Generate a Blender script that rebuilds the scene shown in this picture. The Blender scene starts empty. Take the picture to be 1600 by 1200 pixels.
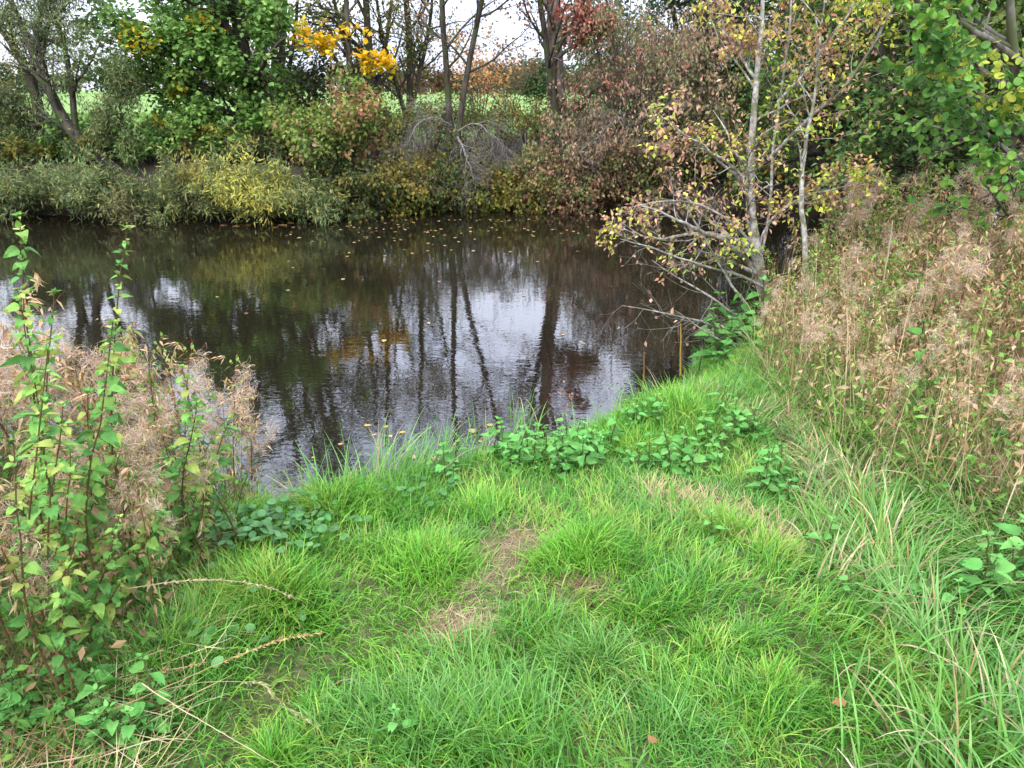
import bpy, math, numpy as np
from mathutils import Vector
R = math.radians
# ------------------------------------------------------------------ camera, sky, sun, exposure
sc = bpy.context.scene
PITCH, FPX, CZ = R(21.2), 1186.0, 2.1
cam = bpy.data.objects.new('camera', bpy.data.cameras.new('camera'))
sc.collection.objects.link(cam)
cam.location = (0, 0, CZ); cam.rotation_euler = (R(90) - PITCH, 0, 0)
cam.data.sensor_width = 36; cam.data.lens = 36 * FPX / 1600
cam.data.clip_start = .05; cam.data.clip_end = 2000
sc.camera = cam
SUN_EL, SUN_AZ = R(52), R(205)
w = bpy.data.worlds.new('World'); sc.world = w; w.use_nodes = True
nt = w.node_tree; bg = nt.nodes['Background']; bg.inputs[1].default_value = .13
sky = nt.nodes.new('ShaderNodeTexSky'); sky.sky_type = 'NISHITA'; sky.sun_disc = False
sky.sun_elevation = SUN_EL; sky.sun_rotation = SUN_AZ
tc = nt.nodes.new('ShaderNodeTexCoord'); mp = nt.nodes.new('ShaderNodeMapping')
mp.inputs['Scale'].default_value = (1.6, 1.6, 5)
nz = nt.nodes.new('ShaderNodeTexNoise'); nz.inputs['Scale'].default_value = 1.6; nz.inputs['Detail'].default_value = 5
rp = nt.nodes.new('ShaderNodeValToRGB')
rp.color_ramp.elements[0].position = .3; rp.color_ramp.elements[0].color = (.62, .69, .93, 1)
rp.color_ramp.elements[1].position = .7; rp.color_ramp.elements[1].color = (.93, .95, 1.04, 1)
sc_ = nt.nodes.new('ShaderNodeVectorMath'); sc_.operation = 'SCALE'; sc_.inputs['Scale'].default_value = 11.0
mx = nt.nodes.new('ShaderNodeMix'); mx.data_type = 'RGBA'; mx.inputs['Factor'].default_value = .88
nt.links.new(tc.outputs['Generated'], mp.inputs[0]); nt.links.new(mp.outputs[0], nz.inputs['Vector'])
nt.links.new(nz.outputs['Fac'], rp.inputs[0]); nt.links.new(rp.outputs[0], sc_.inputs[0])
nt.links.new(sky.outputs[0], mx.inputs['A']); nt.links.new(sc_.outputs[0], mx.inputs['B'])
sx = nt.nodes.new('ShaderNodeSeparateXYZ'); gr = nt.nodes.new('ShaderNodeMapRange'); gm_ = nt.nodes.new('ShaderNodeVectorMath'); gm_.operation = 'SCALE'
gr.inputs[1].default_value = 0; gr.inputs[2].default_value = .32; gr.inputs[3].default_value = .40; gr.inputs[4].default_value = 1.12   # an overcast sky is darker towards the horizon
nt.links.new(tc.outputs['Generated'], sx.inputs[0]); nt.links.new(sx.outputs['Z'], gr.inputs[0]); nt.links.new(mx.outputs['Result'], gm_.inputs[0]); nt.links.new(gr.outputs[0], gm_.inputs['Scale'])
nt.links.new(gm_.outputs[0], bg.inputs[0])
sl = bpy.data.lights.new('sun', 'SUN'); sl.energy = 1.3; sl.angle = R(25); sl.color = (1, .96, .9)
so = bpy.data.objects.new('sun', sl); sc.collection.objects.link(so)
so.rotation_euler = (R(90) - SUN_EL, 0, R(180) - SUN_AZ)
sc.view_settings.view_transform = 'Standard'; sc.view_settings.look = 'None'
sc.view_settings.exposure = 1.35; sc.view_settings.gamma = 1
sc.render.engine = 'CYCLES'
sc.cycles.max_bounces = 6; sc.cycles.diffuse_bounces = 3; sc.cycles.glossy_bounces = 3
sc.cycles.transmission_bounces = 3; sc.cycles.transparent_max_bounces = 4
sc.cycles.use_denoising = True
sc.cycles.caustics_reflective = False; sc.cycles.caustics_refractive = False

# ------------------------------------------------------------------ helpers
C = sc.collection
cp, sp = math.cos(PITCH), math.sin(PITCH)
def ray(u, v):
    a, b = (u - 800) / FPX, (600 - v) / FPX
    return np.array([a, cp + b * sp, -sp + b * cp])
def at(u, v, Y):                       # the point seen at pixel u,v that stands Y metres out
    d = ray(u, v); return np.array([0, 0, CZ]) + d * (Y / d[1])
def pix(P):
    P = np.atleast_2d(P); y, z = P[:, 1], P[:, 2] - CZ
    f = y * cp - z * sp; up = y * sp + z * cp
    return 800 + FPX * P[:, 0] / f, 600 - FPX * up / f, f
def unit(a): return a / np.maximum(np.linalg.norm(a, axis=-1, keepdims=True), 1e-9)
def vn(P, s, seed=0):                   # smooth pseudo noise -1..1 from a few sines
    r = np.random.default_rng(seed + 77); out = 0
    for i in range(4):
        k = r.normal(size=P.shape[-1]) * s * (1 + .6 * i); out = out + np.sin(P @ k + r.uniform(0, 6.3)) / (1 + .35 * i)
    return out / 2.2

class MB:
    def __init__(s): s.v = []; s.q = []; s.t = []; s.c = []; s.n = 0
    def add(s, V, Q=None, T=None, col=(1, 1, 1)):
        N = len(V)
        if N == 0: return
        s.v.append(V)
        if Q is not None and len(Q): s.q.append(np.asarray(Q) + s.n)
        if T is not None and len(T): s.t.append(np.asarray(T) + s.n)
        cc = np.ones((N, 4)); cc[:, :3] = col; s.c.append(cc); s.n += N
    def stamp(s, P, D, U, L, W, TV, TQ=None, TT=None, col=(1, 1, 1)):
        N = len(P)
        if N == 0: return
        X = unit(D); Y = unit(np.cross(U, X)); Z = np.cross(X, Y)
        L = np.broadcast_to(L, (N,))[:, None, None]; W = np.broadcast_to(W, (N,))[:, None, None]
        TV = np.asarray(TV, float)
        V = P[:, None] + TV[None, :, 0:1] * L * X[:, None] + TV[None, :, 1:2] * W * Y[:, None] + TV[None, :, 2:3] * L * Z[:, None]
        k = len(TV); off = (np.arange(N) * k)[:, None, None]
        Q = (np.asarray(TQ)[None] + off).reshape(-1, 4) if TQ is not None and len(TQ) else None
        T = (np.asarray(TT)[None] + off).reshape(-1, 3) if TT is not None and len(TT) else None
        col = np.broadcast_to(np.asarray(col, float), (N, 3))
        s.add(V.reshape(-1, 3), Q, T, np.repeat(col, k, axis=0))
    def ribbon(s, P, W, side, col):       # P (N,n,3), W (N,n), side (N,3) or (N,n,3)
        N, n = P.shape[:2]
        if N == 0: return
        if side.ndim == 2: side = side[:, None]
        V = np.stack([P - side * W[..., None] / 2, P + side * W[..., None] / 2], 2).reshape(-1, 3)
        b = np.arange(n - 1) * 2; q = np.stack([b, b + 1, b + 3, b + 2], 1)
        Q = (q[None] + (np.arange(N) * 2 * n)[:, None, None]).reshape(-1, 4)
        col = np.broadcast_to(np.asarray(col, float), (N, 3))
        s.add(V, Q, None, np.repeat(col, 2 * n, axis=0))
    def tube(s, P, Rr, k=5, col=(1, 1, 1)):
        N, n = P.shape[:2]
        if N == 0: return
        T = unit(np.gradient(P, axis=1)); m = unit(P[:, -1] - P[:, 0])
        ref = np.where(np.abs(m[:, 2:3]) < .7, np.array([[0, 0, 1.]]), np.array([[1., 0, 0]]))[:, None]
        A = unit(np.cross(T, np.broadcast_to(ref, T.shape))); B = np.cross(T, A)
        a = np.arange(k) * 2 * math.pi / k
        V = P[:, :, None] + Rr[:, :, None, None] * (np.cos(a)[:, None] * A[:, :, None] + np.sin(a)[:, None] * B[:, :, None])
        i = np.arange(n - 1)[:, None] * k; j = np.arange(k)[None]; j2 = (j + 1) % k
        q = np.stack([i + j, i + j2, i + k + j2, i + k + j], -1).reshape(-1, 4)
        Q = (q[None] + (np.arange(N) * n * k)[:, None, None]).reshape(-1, 4)
        col = np.broadcast_to(np.asarray(col, float), (N, 3))
        s.add(V.reshape(-1, 3), Q, None, np.repeat(col, n * k, axis=0))
    def mesh(s, name, mat, smooth=False, origin=None):
        me = bpy.data.meshes.new(name)
        V = np.concatenate(s.v) if s.v else np.zeros((0, 3))
        if origin is not None: V = V - np.asarray(origin)
        Q = np.concatenate(s.q) if s.q else np.zeros((0, 4), int); T = np.concatenate(s.t) if s.t else np.zeros((0, 3), int)
        me.vertices.add(len(V)); me.vertices.foreach_set('co', V.astype(np.float32).ravel())
        li = np.concatenate([Q.ravel(), T.ravel()]).astype(np.int32)
        me.loops.add(len(li)); me.loops.foreach_set('vertex_index', li)
        me.polygons.add(len(Q) + len(T))
        st = np.concatenate([np.arange(len(Q)) * 4, len(Q) * 4 + np.arange(len(T)) * 3]).astype(np.int32)
        me.polygons.foreach_set('loop_start', st)
        me.polygons.foreach_set('use_smooth', np.full(len(st), smooth))
        ca = me.color_attributes.new('Col', 'FLOAT_COLOR', 'POINT')
        ca.data.foreach_set('color', np.concatenate(s.c).astype(np.float32).ravel())
        me.update(calc_edges=True); me.materials.append(mat)
        return me
    def obj(s, name, mat, parent=None, smooth=False, origin=None):
        o = bpy.data.objects.new(name, s.mesh(name, mat, smooth, origin)); C.objects.link(o)
        if parent: o.parent = parent
        elif origin is not None: o.location = origin
        return o

def tag(o, label=None, cat=None, group=None, kind=None):
    if label: o['label'] = label
    if cat: o['category'] = cat
    if group: o['group'] = group
    if kind: o['kind'] = kind
    return o
def thing(name, loc, label, cat, group=None):
    o = bpy.data.objects.new(name, None); C.objects.link(o); o.location = loc; o.empty_display_size = .1
    return tag(o, label, cat, group)
def dup(root, loc, rz=0, s=1., label=None, group=None, tilt=(0, 0)):
    r = root.copy(); C.objects.link(r); r.location = loc; r.rotation_euler = (tilt[0], tilt[1], rz); r.scale = (s, s, s)
    if label: r['label'] = label
    if group: r['group'] = group
    for ch in list(root.children):
        c = ch.copy(); C.objects.link(c); c.parent = r
    return r

def nodes(name):
    m = bpy.data.materials.new(name); m.use_nodes = True; t = m.node_tree
    return m, t, t.nodes['Principled BSDF'], t.nodes['Material Output']
def leaf_mat(name, rough=.6, trans=.32, spec=.2, var=.25, k=1.12):
    m, t, b, out = nodes(name); N, Lk = t.nodes.new, t.links.new
    a = N('ShaderNodeAttribute'); a.attribute_name = 'Col'
    tcn = N('ShaderNodeTexCoord'); n = N('ShaderNodeTexNoise'); n.inputs['Scale'].default_value = 22; n.inputs['Detail'].default_value = 3
    Lk(tcn.outputs['Object'], n.inputs['Vector'])
    mr = N('ShaderNodeMapRange'); mr.inputs[1].default_value = .3; mr.inputs[2].default_value = .7
    mr.inputs[3].default_value = 1 - var; mr.inputs[4].default_value = 1 + var; Lk(n.outputs['Fac'], mr.inputs[0])
    sc1 = N('ShaderNodeVectorMath'); sc1.operation = 'SCALE'; ga = N('ShaderNodeGamma'); ga.inputs[1].default_value = 1.18; Lk(a.outputs['Color'], ga.inputs[0])
    km = N('ShaderNodeMath'); km.operation = 'MULTIPLY'; km.inputs[1].default_value = k; Lk(mr.outputs[0], km.inputs[0])
    Lk(ga.outputs[0], sc1.inputs[0]); Lk(km.outputs[0], sc1.inputs['Scale'])
    Lk(sc1.outputs[0], b.inputs['Base Color']); b.inputs['Roughness'].default_value = rough
    b.inputs['Specular IOR Level'].default_value = spec
    tr = N('ShaderNodeBsdfTranslucent'); Lk(sc1.outputs[0], tr.inputs['Color'])
    ms = N('ShaderNodeMixShader'); ms.inputs[0].default_value = trans
    Lk(b.outputs[0], ms.inputs[1]); Lk(tr.outputs[0], ms.inputs[2]); Lk(ms.outputs[0], out.inputs['Surface'])
    return m
def bark_mat(name, c1, c2, scale=14, bump=.01, stretch=.25, moss=None):
    m, t, b, out = nodes(name); N, Lk = t.nodes.new, t.links.new
    tcn = N('ShaderNodeTexCoord'); mpn = N('ShaderNodeMapping'); mpn.inputs['Scale'].default_value = (1, 1, stretch)
    n = N('ShaderNodeTexNoise'); n.inputs['Scale'].default_value = scale; n.inputs['Detail'].default_value = 6; n.inputs['Roughness'].default_value = .65
    Lk(tcn.outputs['Object'], mpn.inputs[0]); Lk(mpn.outputs[0], n.inputs['Vector'])
    r = N('ShaderNodeValToRGB'); r.color_ramp.elements[0].position = .38; r.color_ramp.elements[1].position = .62
    r.color_ramp.elements[0].color = (*c1, 1); r.color_ramp.elements[1].color = (*c2, 1); Lk(n.outputs['Fac'], r.inputs[0])
    colr = r.outputs[0]
    if moss:
        n2 = N('ShaderNodeTexNoise'); n2.inputs['Scale'].default_value = scale * .35; Lk(tcn.outputs['Object'], n2.inputs['Vector'])
        m2 = N('ShaderNodeMapRange'); m2.inputs[1].default_value = .5; m2.inputs[2].default_value = .62; Lk(n2.outputs['Fac'], m2.inputs[0])
        mm = N('ShaderNodeMix'); mm.data_type = 'RGBA'; Lk(m2.outputs[0], mm.inputs['Factor']); Lk(colr, mm.inputs['A'])
        mm.inputs['B'].default_value = (*moss, 1); colr = mm.outputs['Result']
    Lk(colr, b.inputs['Base Color']); b.inputs['Roughness'].default_value = .85; b.inputs['Specular IOR Level'].default_value = .2
    bu = N('ShaderNodeBump'); bu.inputs['Distance'].default_value = bump; Lk(n.outputs['Fac'], bu.inputs['Height']); Lk(bu.outputs[0], b.inputs['Normal'])
    return m
LEAF = leaf_mat('leaf'); GRASS = leaf_mat('grass_blade', .5, .22, .3, .15, .96); DRY = leaf_mat('dry_plant', .8, .25, .1, .2, .92)
B_DARK = bark_mat('dark_bark', (.025, .02, .016), (.09, .075, .058), moss=(.05, .06, .02))
B_GREY = bark_mat('grey_bark', (.06, .05, .045), (.19, .17, .15), moss=(.08, .09, .04))
B_PALE = bark_mat('pale_bark', (.17, .155, .13), (.52, .49, .44), 30, .004, .9, moss=(.16, .16, .09))
B_TWIG = bark_mat('twig_bark', (.06, .045, .035), (.16, .13, .10), 30)
B_OLD = bark_mat('old_bark', (.10, .08, .065), (.27, .22, .19), 8)
B_DEAD = bark_mat('dead_twig_bark', (.11, .10, .085), (.27, .245, .21), 30)

# templates: x along the leaf, y across, z fold
T5 = ([(0, 0, 0), (.45, .5, .06), (1, 0, -.10), (.45, -.5, .06), (.5, 0, -.03)], [(0, 4, 2, 1), (0, 3, 2, 4)], None)
LOBE = ([(0, 0, 0), (.12, .28, .02), (.25, .50, .05), (.42, .32, .02), (.62, .46, 0), (.72, .2, -.03), (1, 0, -.14),
         (.72, -.2, -.03), (.62, -.46, 0), (.42, -.32, .02), (.25, -.5, .05), (.12, -.28, .02), (.5, 0, -.04)],
        None, [(12, i, (i + 1) % 12) for i in range(12)])
NARROW = ([(0, 0, 0), (.35, .5, .02), (1, 0, -.16), (.35, -.5, .02), (.4, 0, -.02)], [(0, 4, 2, 1), (0, 3, 2, 4)], None)
def round_leaf():
    v = [(.5, 0, -.05)]
    for i in range(9):
        a = -math.pi + 2 * math.pi * i / 9; v.append((.5 + .5 * math.cos(a), .5 * math.sin(a) * (1.0 - .1 * math.cos(a)), .04 * math.sin(a * 2) + .03))
    return (v, None, [(0, 1 + i, 1 + (i + 1) % 9) for i in range(9)])
ROUND = round_leaf()
def toothed():
    v = []; n = 7
    spine = [(.0, 0, 0), (.3, 0, -.02), (.6, 0, -.07), (1.0, 0, -.22)]
    v += spine
    prof = [(.04, .30), (.10, .40), (.16, .42), (.22, .50), (.30, .45), (.36, .49), (.44, .40), (.52, .42), (.58, .31), (.66, .32), (.74, .2), (.82, .18), (.9, .08)]
    tris = []
    for sgn in (1, -1):
        b = len(v)
        for x, y in prof: v.append((x - (.03 if y > .4 else 0), y * sgn, .22 * y - .26 * x * x))
        for i in range(len(prof) - 1):
            sp_ = 0 if prof[i][0] < .12 else 1 if prof[i][0] < .42 else 2 if prof[i][0] < .75 else 3
            t = (sp_, b + i, b + i + 1); tris.append(t if sgn > 0 else t[::-1])
        j = [i for i in range(len(prof)) if prof[i][0] >= .12][0]
        tris.append((0, b + j, 1)); j = [i for i in range(len(prof)) if prof[i][0] >= .42][0]
        tris.append((1, b + j, 2)); j = [i for i in range(len(prof)) if prof[i][0] >= .75][0]
        tris.append((2, b + j, 3)); tris.append((3, b + len(prof) - 1, 3) if False else (2, b + j, 3))
    return (v, None, tris)
TOOTH = toothed()

def palette(P, rng, cols, wts, clump=1.2, cl=.6, jit=.18, seed=0):
    """a colour for each leaf: clumps of alike colour, jittered leaf by leaf"""
    cols = np.asarray(cols, float); wts = np.cumsum(np.asarray(wts, float)); wts /= wts[-1]
    u = rng.random(len(P)); s = np.clip(.5 + .55 * vn(P, clump, seed), 0, .999)
    k = np.where(rng.random(len(P)) < cl, s, u)
    c = cols[np.minimum(np.searchsorted(wts, k), len(cols) - 1)]
    return np.clip(c * rng.uniform(1 - jit, 1 + jit, (len(P), 1)) * rng.uniform(.93, 1.07, (len(P), 3)), 0.003, .95)

# ------------------------------------------------------------------ branching growth, a whole level at a time
def resample(pts, rad, n, rng=None, wob=0):
    pts = np.asarray(pts, float); s = np.concatenate([[0], np.cumsum(np.linalg.norm(np.diff(pts, axis=0), axis=1))]); s /= s[-1]
    t = np.linspace(0, 1, n); out = np.stack([np.interp(t, s, pts[:, i]) for i in range(3)], 1)
    for _ in range(2): out[1:-1] = (out[:-2] + 2 * out[1:-1] + out[2:]) / 4
    if rng is not None: out[1:] += np.cumsum(rng.normal(size=(n - 1, 3)) * wob, axis=0) * np.linspace(0.3, 1, n - 1)[:, None]
    return out, np.interp(t, np.linspace(0, 1, len(rad)), rad)
def kids(P, Rr, k, rng, t=(.2, 1), ang=(30, 65), ln=(.5, 1.), wob=.12, trop=(0, 0, .05), n=6, rr=.6, rmin=.0015, taper=.2, flat=0., lenabs=None, bias=None):
    M, m = P.shape[:2]
    L = np.linalg.norm(np.diff(P, axis=1), axis=2).sum(1)
    tt = (np.arange(k)[None] + rng.random((M, k))) / k; tt = t[0] + (t[1] - t[0]) * tt
    idx = np.repeat(np.arange(M), k); tt = tt.ravel()
    f = tt * (m - 1); i = np.minimum(f.astype(int), m - 2); fr = (f - i)[:, None]
    pos = P[idx, i] * (1 - fr) + P[idx, i + 1] * fr; tan = unit(P[idx, i + 1] - P[idx, i])
    rad = Rr[idx, i] * (1 - fr[:, 0]) + Rr[idx, i + 1] * fr[:, 0]
    rv = rng.normal(size=(len(idx), 3)); rv[:, 2] *= (1 - flat)
    if bias is not None: rv = rv + np.asarray(bias)
    perp = unit(rv - (rv * tan).sum(1, keepdims=True) * tan)
    a = np.radians(rng.uniform(*ang, len(idx)))[:, None]
    d = np.cos(a) * tan + np.sin(a) * perp
    base = (L[idx] if lenabs is None else np.full(len(idx), lenabs))
    ll = base * rng.uniform(*ln, len(idx)) * (1.1 - .5 * tt)
    step = (ll / (n - 1))[:, None]; out = [pos]; cur = pos
    for j in range(n - 1):
        d = unit(d + np.asarray(trop) + rng.normal(size=d.shape) * wob); cur = cur + d * step; out.append(cur)
    CP = np.stack(out, 1); r0 = np.maximum(rad * rr, rmin)
    CR = r0[:, None] * np.linspace(1, taper, n)[None]
    return CP, np.maximum(CR, rmin * .6)
def leaves(mb, P, rng, m, L, W, tmpl, cols, wts, droop=-.2, t=(.1, 1), spread=.02, clump=1.2, cl=.6, jit=.18, keep=None, horiz=.8, seed=0):
    if m < 1:
        sel = rng.random(len(P)) < m; P = P[sel]; m = 1
    m = int(m)
    M, n = P.shape[:2]; idx = np.repeat(np.arange(M), m); tt = rng.uniform(*t, len(idx)); f = tt * (n - 1); i = np.minimum(f.astype(int), n - 2); fr = (f - i)[:, None]
    pos = P[idx, i] * (1 - fr) + P[idx, i + 1] * fr + rng.normal(size=(len(idx), 3)) * spread
    tan = unit(P[idx, i + 1] - P[idx, i]); D = unit(tan * .5 + rng.normal(size=tan.shape) * .7 + np.array([0, 0, droop]))
    U = unit(np.array([0, 0, horiz]) + rng.normal(size=tan.shape) * .45)
    if keep is not None:
        s = keep(pos); pos, D, U = pos[s], D[s], U[s]
    col = palette(pos, rng, cols, wts, clump, cl, jit, seed); N = len(pos)
    mb.stamp(pos, D, U, rng.uniform(.65, 1.2, N) * L, rng.uniform(.7, 1.15, N) * W, *tmpl, col)

def tree(name, label, cat, trunks, levels, leaf, bark, twig, seed, group=None, origin=None, crown='crown', extra=None):
    """trunks: [(points, radii)]; levels: kwargs of kids(); leaf: list of kwargs of leaves()"""
    rng = np.random.default_rng(seed); tb, wb, lb = MB(), MB(), MB()
    TP, TR = zip(*[resample(p, r, 18, rng, .012) for p, r in trunks]); P, Rr = np.stack(TP), np.stack(TR)
    if origin is None: origin = P[0, 0].copy()
    tb.tube(P, Rr, 10)
    cur = [(P, Rr)]
    for li, kw in enumerate(levels):
        kw = dict(kw); src = kw.pop('src', -1)
        CP, CR = kids(*cur[src], rng=rng, **kw); cur.append((CP, CR))
        if li == 0: tb.tube(CP, CR, 6)
        else: wb.tube(CP, CR, 4 if li == 1 else 3)
    root = thing(name, origin, label, cat, group)
    tb.obj('trunk', bark, root, True, origin)
    if wb.n: wb.obj('branches', twig, root, True, origin)
    for kw in leaf:
        kw = dict(kw); lv = kw.pop('lv', -1); leaves(lb, cur[lv][0], rng, **kw)
    if extra: extra(lb, cur, rng)
    if lb.n: lb.obj(crown, LEAF, root, False, origin)
    return root

def shrub(name, label, cat, c, h, rad, nst, seed, leaf, levels=None, bark=None, twig=None, lean=(0, 0), up=.75, group=None, crown='foliage', r0=.018):
    rng = np.random.default_rng(seed); c = np.asarray(c, float); tr = []
    for i in range(nst):
        a = 2 * math.pi * (i + rng.random() * .7) / nst; q = rng.uniform(.25, 1)
        e = c + np.array([math.cos(a) * rad * q + lean[0], math.sin(a) * rad * q + lean[1], h * (up + (1 - up) * rng.random()) * (1.1 - .45 * q)])
        s = c + np.array([math.cos(a), math.sin(a), 0]) * rad * .15 * q; mid = (s + e) / 2 + np.array([0, 0, .12 * h])
        tr.append(([s, mid, e], [r0, r0 * .6, r0 * .25]))
    levels = levels or [dict(k=6, t=(.25, 1), ln=(.3, .55), ang=(25, 60), wob=.15), dict(k=5, t=(.2, 1), ln=(.4, .8), ang=(25, 60), wob=.15, n=5)]
    return tree(name, label, cat, tr, levels, leaf, bark or B_TWIG, twig or B_TWIG, seed, group, origin=c, crown=crown)

# ------------------------------------------------------------------ the ground, the river
NEAR = [(-60, 9), (-14, 6.2), (-6, 4.9), (-3.4, 3.95), (-2.2, 3.6), (-1.6, 3.42), (-1.15, 3.36), (-.75, 3.55), (-.35, 3.72), (-.1, 3.85), (.2, 4.1), (.62, 4.42), (1.0, 4.75), (1.3, 5.4),
        (1.6, 6.1), (2.2, 6.4), (3.0, 8.2), (5, 9.8), (10, 11.5), (30, 15), (60, 19)]
FAR = [(60, 34), (30, 25), (14, 19.5), (8, 16.2), (3.5, 14.4), (0, 14.7), (-2.0, 14.5), (-2.9, 13.6), (-4.2, 13.5), (-8.5, 13.9), (-16, 14.5), (-60, 17)]
POLY = np.array(NEAR + FAR, float)
def river_sd(X, Y):
    """distance to the shore, negative in the water; and 1 where the near shore is the closer one"""
    P = np.stack([X, Y], -1).reshape(-1, 2); best = np.full(len(P), 1e9); inside = np.zeros(len(P), bool); near = np.zeros(len(P), bool); nn = len(POLY)
    for i in range(nn):
        a, b = POLY[i], POLY[(i + 1) % nn]
        if not (i == len(NEAR) - 1 or i == nn - 1):
            ab = b - a; t = np.clip(((P - a) @ ab) / (ab @ ab), 0, 1); d = np.linalg.norm(P - a - t[:, None] * ab, axis=1)
            u = d < best; best[u] = d[u]; near[u] = i < len(NEAR)
        cond = ((a[1] > P[:, 1]) != (b[1] > P[:, 1])) & (P[:, 0] < (b[0] - a[0]) * (P[:, 1] - a[1]) / (b[1] - a[1] + 1e-12) + a[0])
        inside ^= cond
    return np.where(inside, -best, best).reshape(X.shape), near.reshape(X.shape)
def ss(x): x = np.clip(x, 0, 1); return x * x * (3 - 2 * x)
MOUNDS = [(670, 860, .13, .05), (905, 850, .13, .05), (430, 920, .16, .07), (530, 765, .14, .05), (700, 1120, .2, .05), (1060, 640, .3, .08), (1130, 900, .2, .04), (250, 1050, .2, .06)]
MXY = []
def ground(X, Y):
    X = np.asarray(X, float); Y = np.asarray(Y, float); sd, near = river_sd(X, Y)
    P2 = np.stack([X, Y], -1)
    wig = .05 * vn(P2, 3.1, 3); s = sd + wig * np.clip(1 - np.abs(sd), 0, 1)
    zn = .42 * ss(s / .55) + .03 * vn(P2, 1.7, 5) * ss(s / .6) + .012 * vn(P2, 7, 6) * ss(s / .5) + .12 * ss((X - 1.7) / 3) * ss(s / .6)
    zf = .75 * ss(s / .7) + .38 * ss((s - .3) / 2.2) + .05 * vn(P2, 1.1, 8) * ss(s / 2) + .4 * ss((s - 60) / 200)
    z = np.where(near, zn, zf)
    for mx_, my_, r_, h_ in MXY: z = z + h_ * np.exp(-((X - mx_) ** 2 + (Y - my_) ** 2) / r_ ** 2)
    return np.where(s < 0, np.maximum(s * .9, -.7), z)
def gz(x, y): return float(ground(np.array([x]), np.array([y]))[0])
def G(u, v):                            # where the line of sight through u,v meets the near bank
    d = ray(u, v); z = .45
    for _ in range(4):
        t = (z - CZ) / d[2]; x, y = d[0] * t, d[1] * t; z = max(gz(x, y), 0)
    return np.array([x, y, z])
for u, v, r_, h_ in MOUNDS:
    g = G(u, v + 20); MXY.append((g[0], g[1], r_, h_))

def axis(lo, a, b, hi, st):
    core = np.arange(a, b, st); out = [core[-1]]; s = st
    while out[-1] < hi: s *= 1.16; out.append(out[-1] + s)
    low = [core[0]]; s = st
    while low[-1] > lo: s *= 1.16; low.append(low[-1] - s)
    return np.concatenate([low[1:][::-1], core, out[1:]])
xs = axis(-450, -10, 10, 450, .11); ys = axis(-60, .6, 18, 600, .11)
XX, YY = np.meshgrid(xs, ys); ZZ = ground(XX, YY); sdg, ngr = river_sd(XX, YY)
BARE = [(790, 862, .13), (745, 900, .12), (905, 905, .08), (720, 970, .09), (775, 985, .07), (690, 990, .07), (930, 915, .07), (820, 850, .09)]
BXY = [(*G(u, v)[:2], r_) for u, v, r_ in BARE]
def bare(X, Y):
    o = 0 * X
    for bx, by, br in BXY: o = o + np.exp(-(((X - bx) ** 2 + (Y - by) ** 2) / br ** 2))
    return np.clip(o + .35 * vn(np.stack([X, Y], -1), 14, 2) * (o > .15), 0, 1)
gm = MB(); V = np.stack([XX, YY, ZZ], -1).reshape(-1, 3); ny, nx = XX.shape
ii = (np.arange(ny - 1)[:, None] * nx + np.arange(nx - 1)[None]); Q = np.stack([ii, ii + 1, ii + nx + 1, ii + nx], -1).reshape(-1, 4)
soil = np.array([.075, .055, .035]); turf = np.array([.10, .11, .035]); fieldc = np.array([.13, .23, .035]); litter = np.array([.05, .04, .025]); straw = np.array([.20, .16, .09])
fb = ss((sdg - 1.8) / 2.5)[..., None] * (~ngr)[..., None]
gcol = np.where(ngr[..., None], turf * (1 - bare(XX, YY)[..., None]) + straw * bare(XX, YY)[..., None], litter * (1 - fb) + fieldc * fb)
gcol = np.where((sdg < .12)[..., None], soil * .6, gcol)
gm.add(V, Q, None, gcol.reshape(-1, 3))
m, t, b, out = nodes('ground'); a = t.nodes.new('ShaderNodeAttribute'); a.attribute_name = 'Col'
tcn = t.nodes.new('ShaderNodeTexCoord'); n = t.nodes.new('ShaderNodeTexNoise'); n.inputs['Scale'].default_value = 30; n.inputs['Detail'].default_value = 8; n.inputs['Roughness'].default_value = .7
t.links.new(tcn.outputs['Object'], n.inputs['Vector']); mr = t.nodes.new('ShaderNodeMapRange'); mr.inputs[1].default_value = .3; mr.inputs[2].default_value = .7; mr.inputs[3].default_value = .55; mr.inputs[4].default_value = 1.4
t.links.new(n.outputs['Fac'], mr.inputs[0]); s_ = t.nodes.new('ShaderNodeVectorMath'); s_.operation = 'SCALE'
t.links.new(a.outputs['Color'], s_.inputs[0]); t.links.new(mr.outputs[0], s_.inputs['Scale']); t.links.new(s_.outputs[0], b.inputs['Base Color'])
b.inputs['Roughness'].default_value = .95; bu = t.nodes.new('ShaderNodeBump'); bu.inputs['Distance'].default_value = .02; t.links.new(n.outputs['Fac'], bu.inputs['Height']); t.links.new(bu.outputs[0], b.inputs['Normal'])
o = gm.obj('ground', m, None, True); tag(o, kind='structure')

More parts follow.
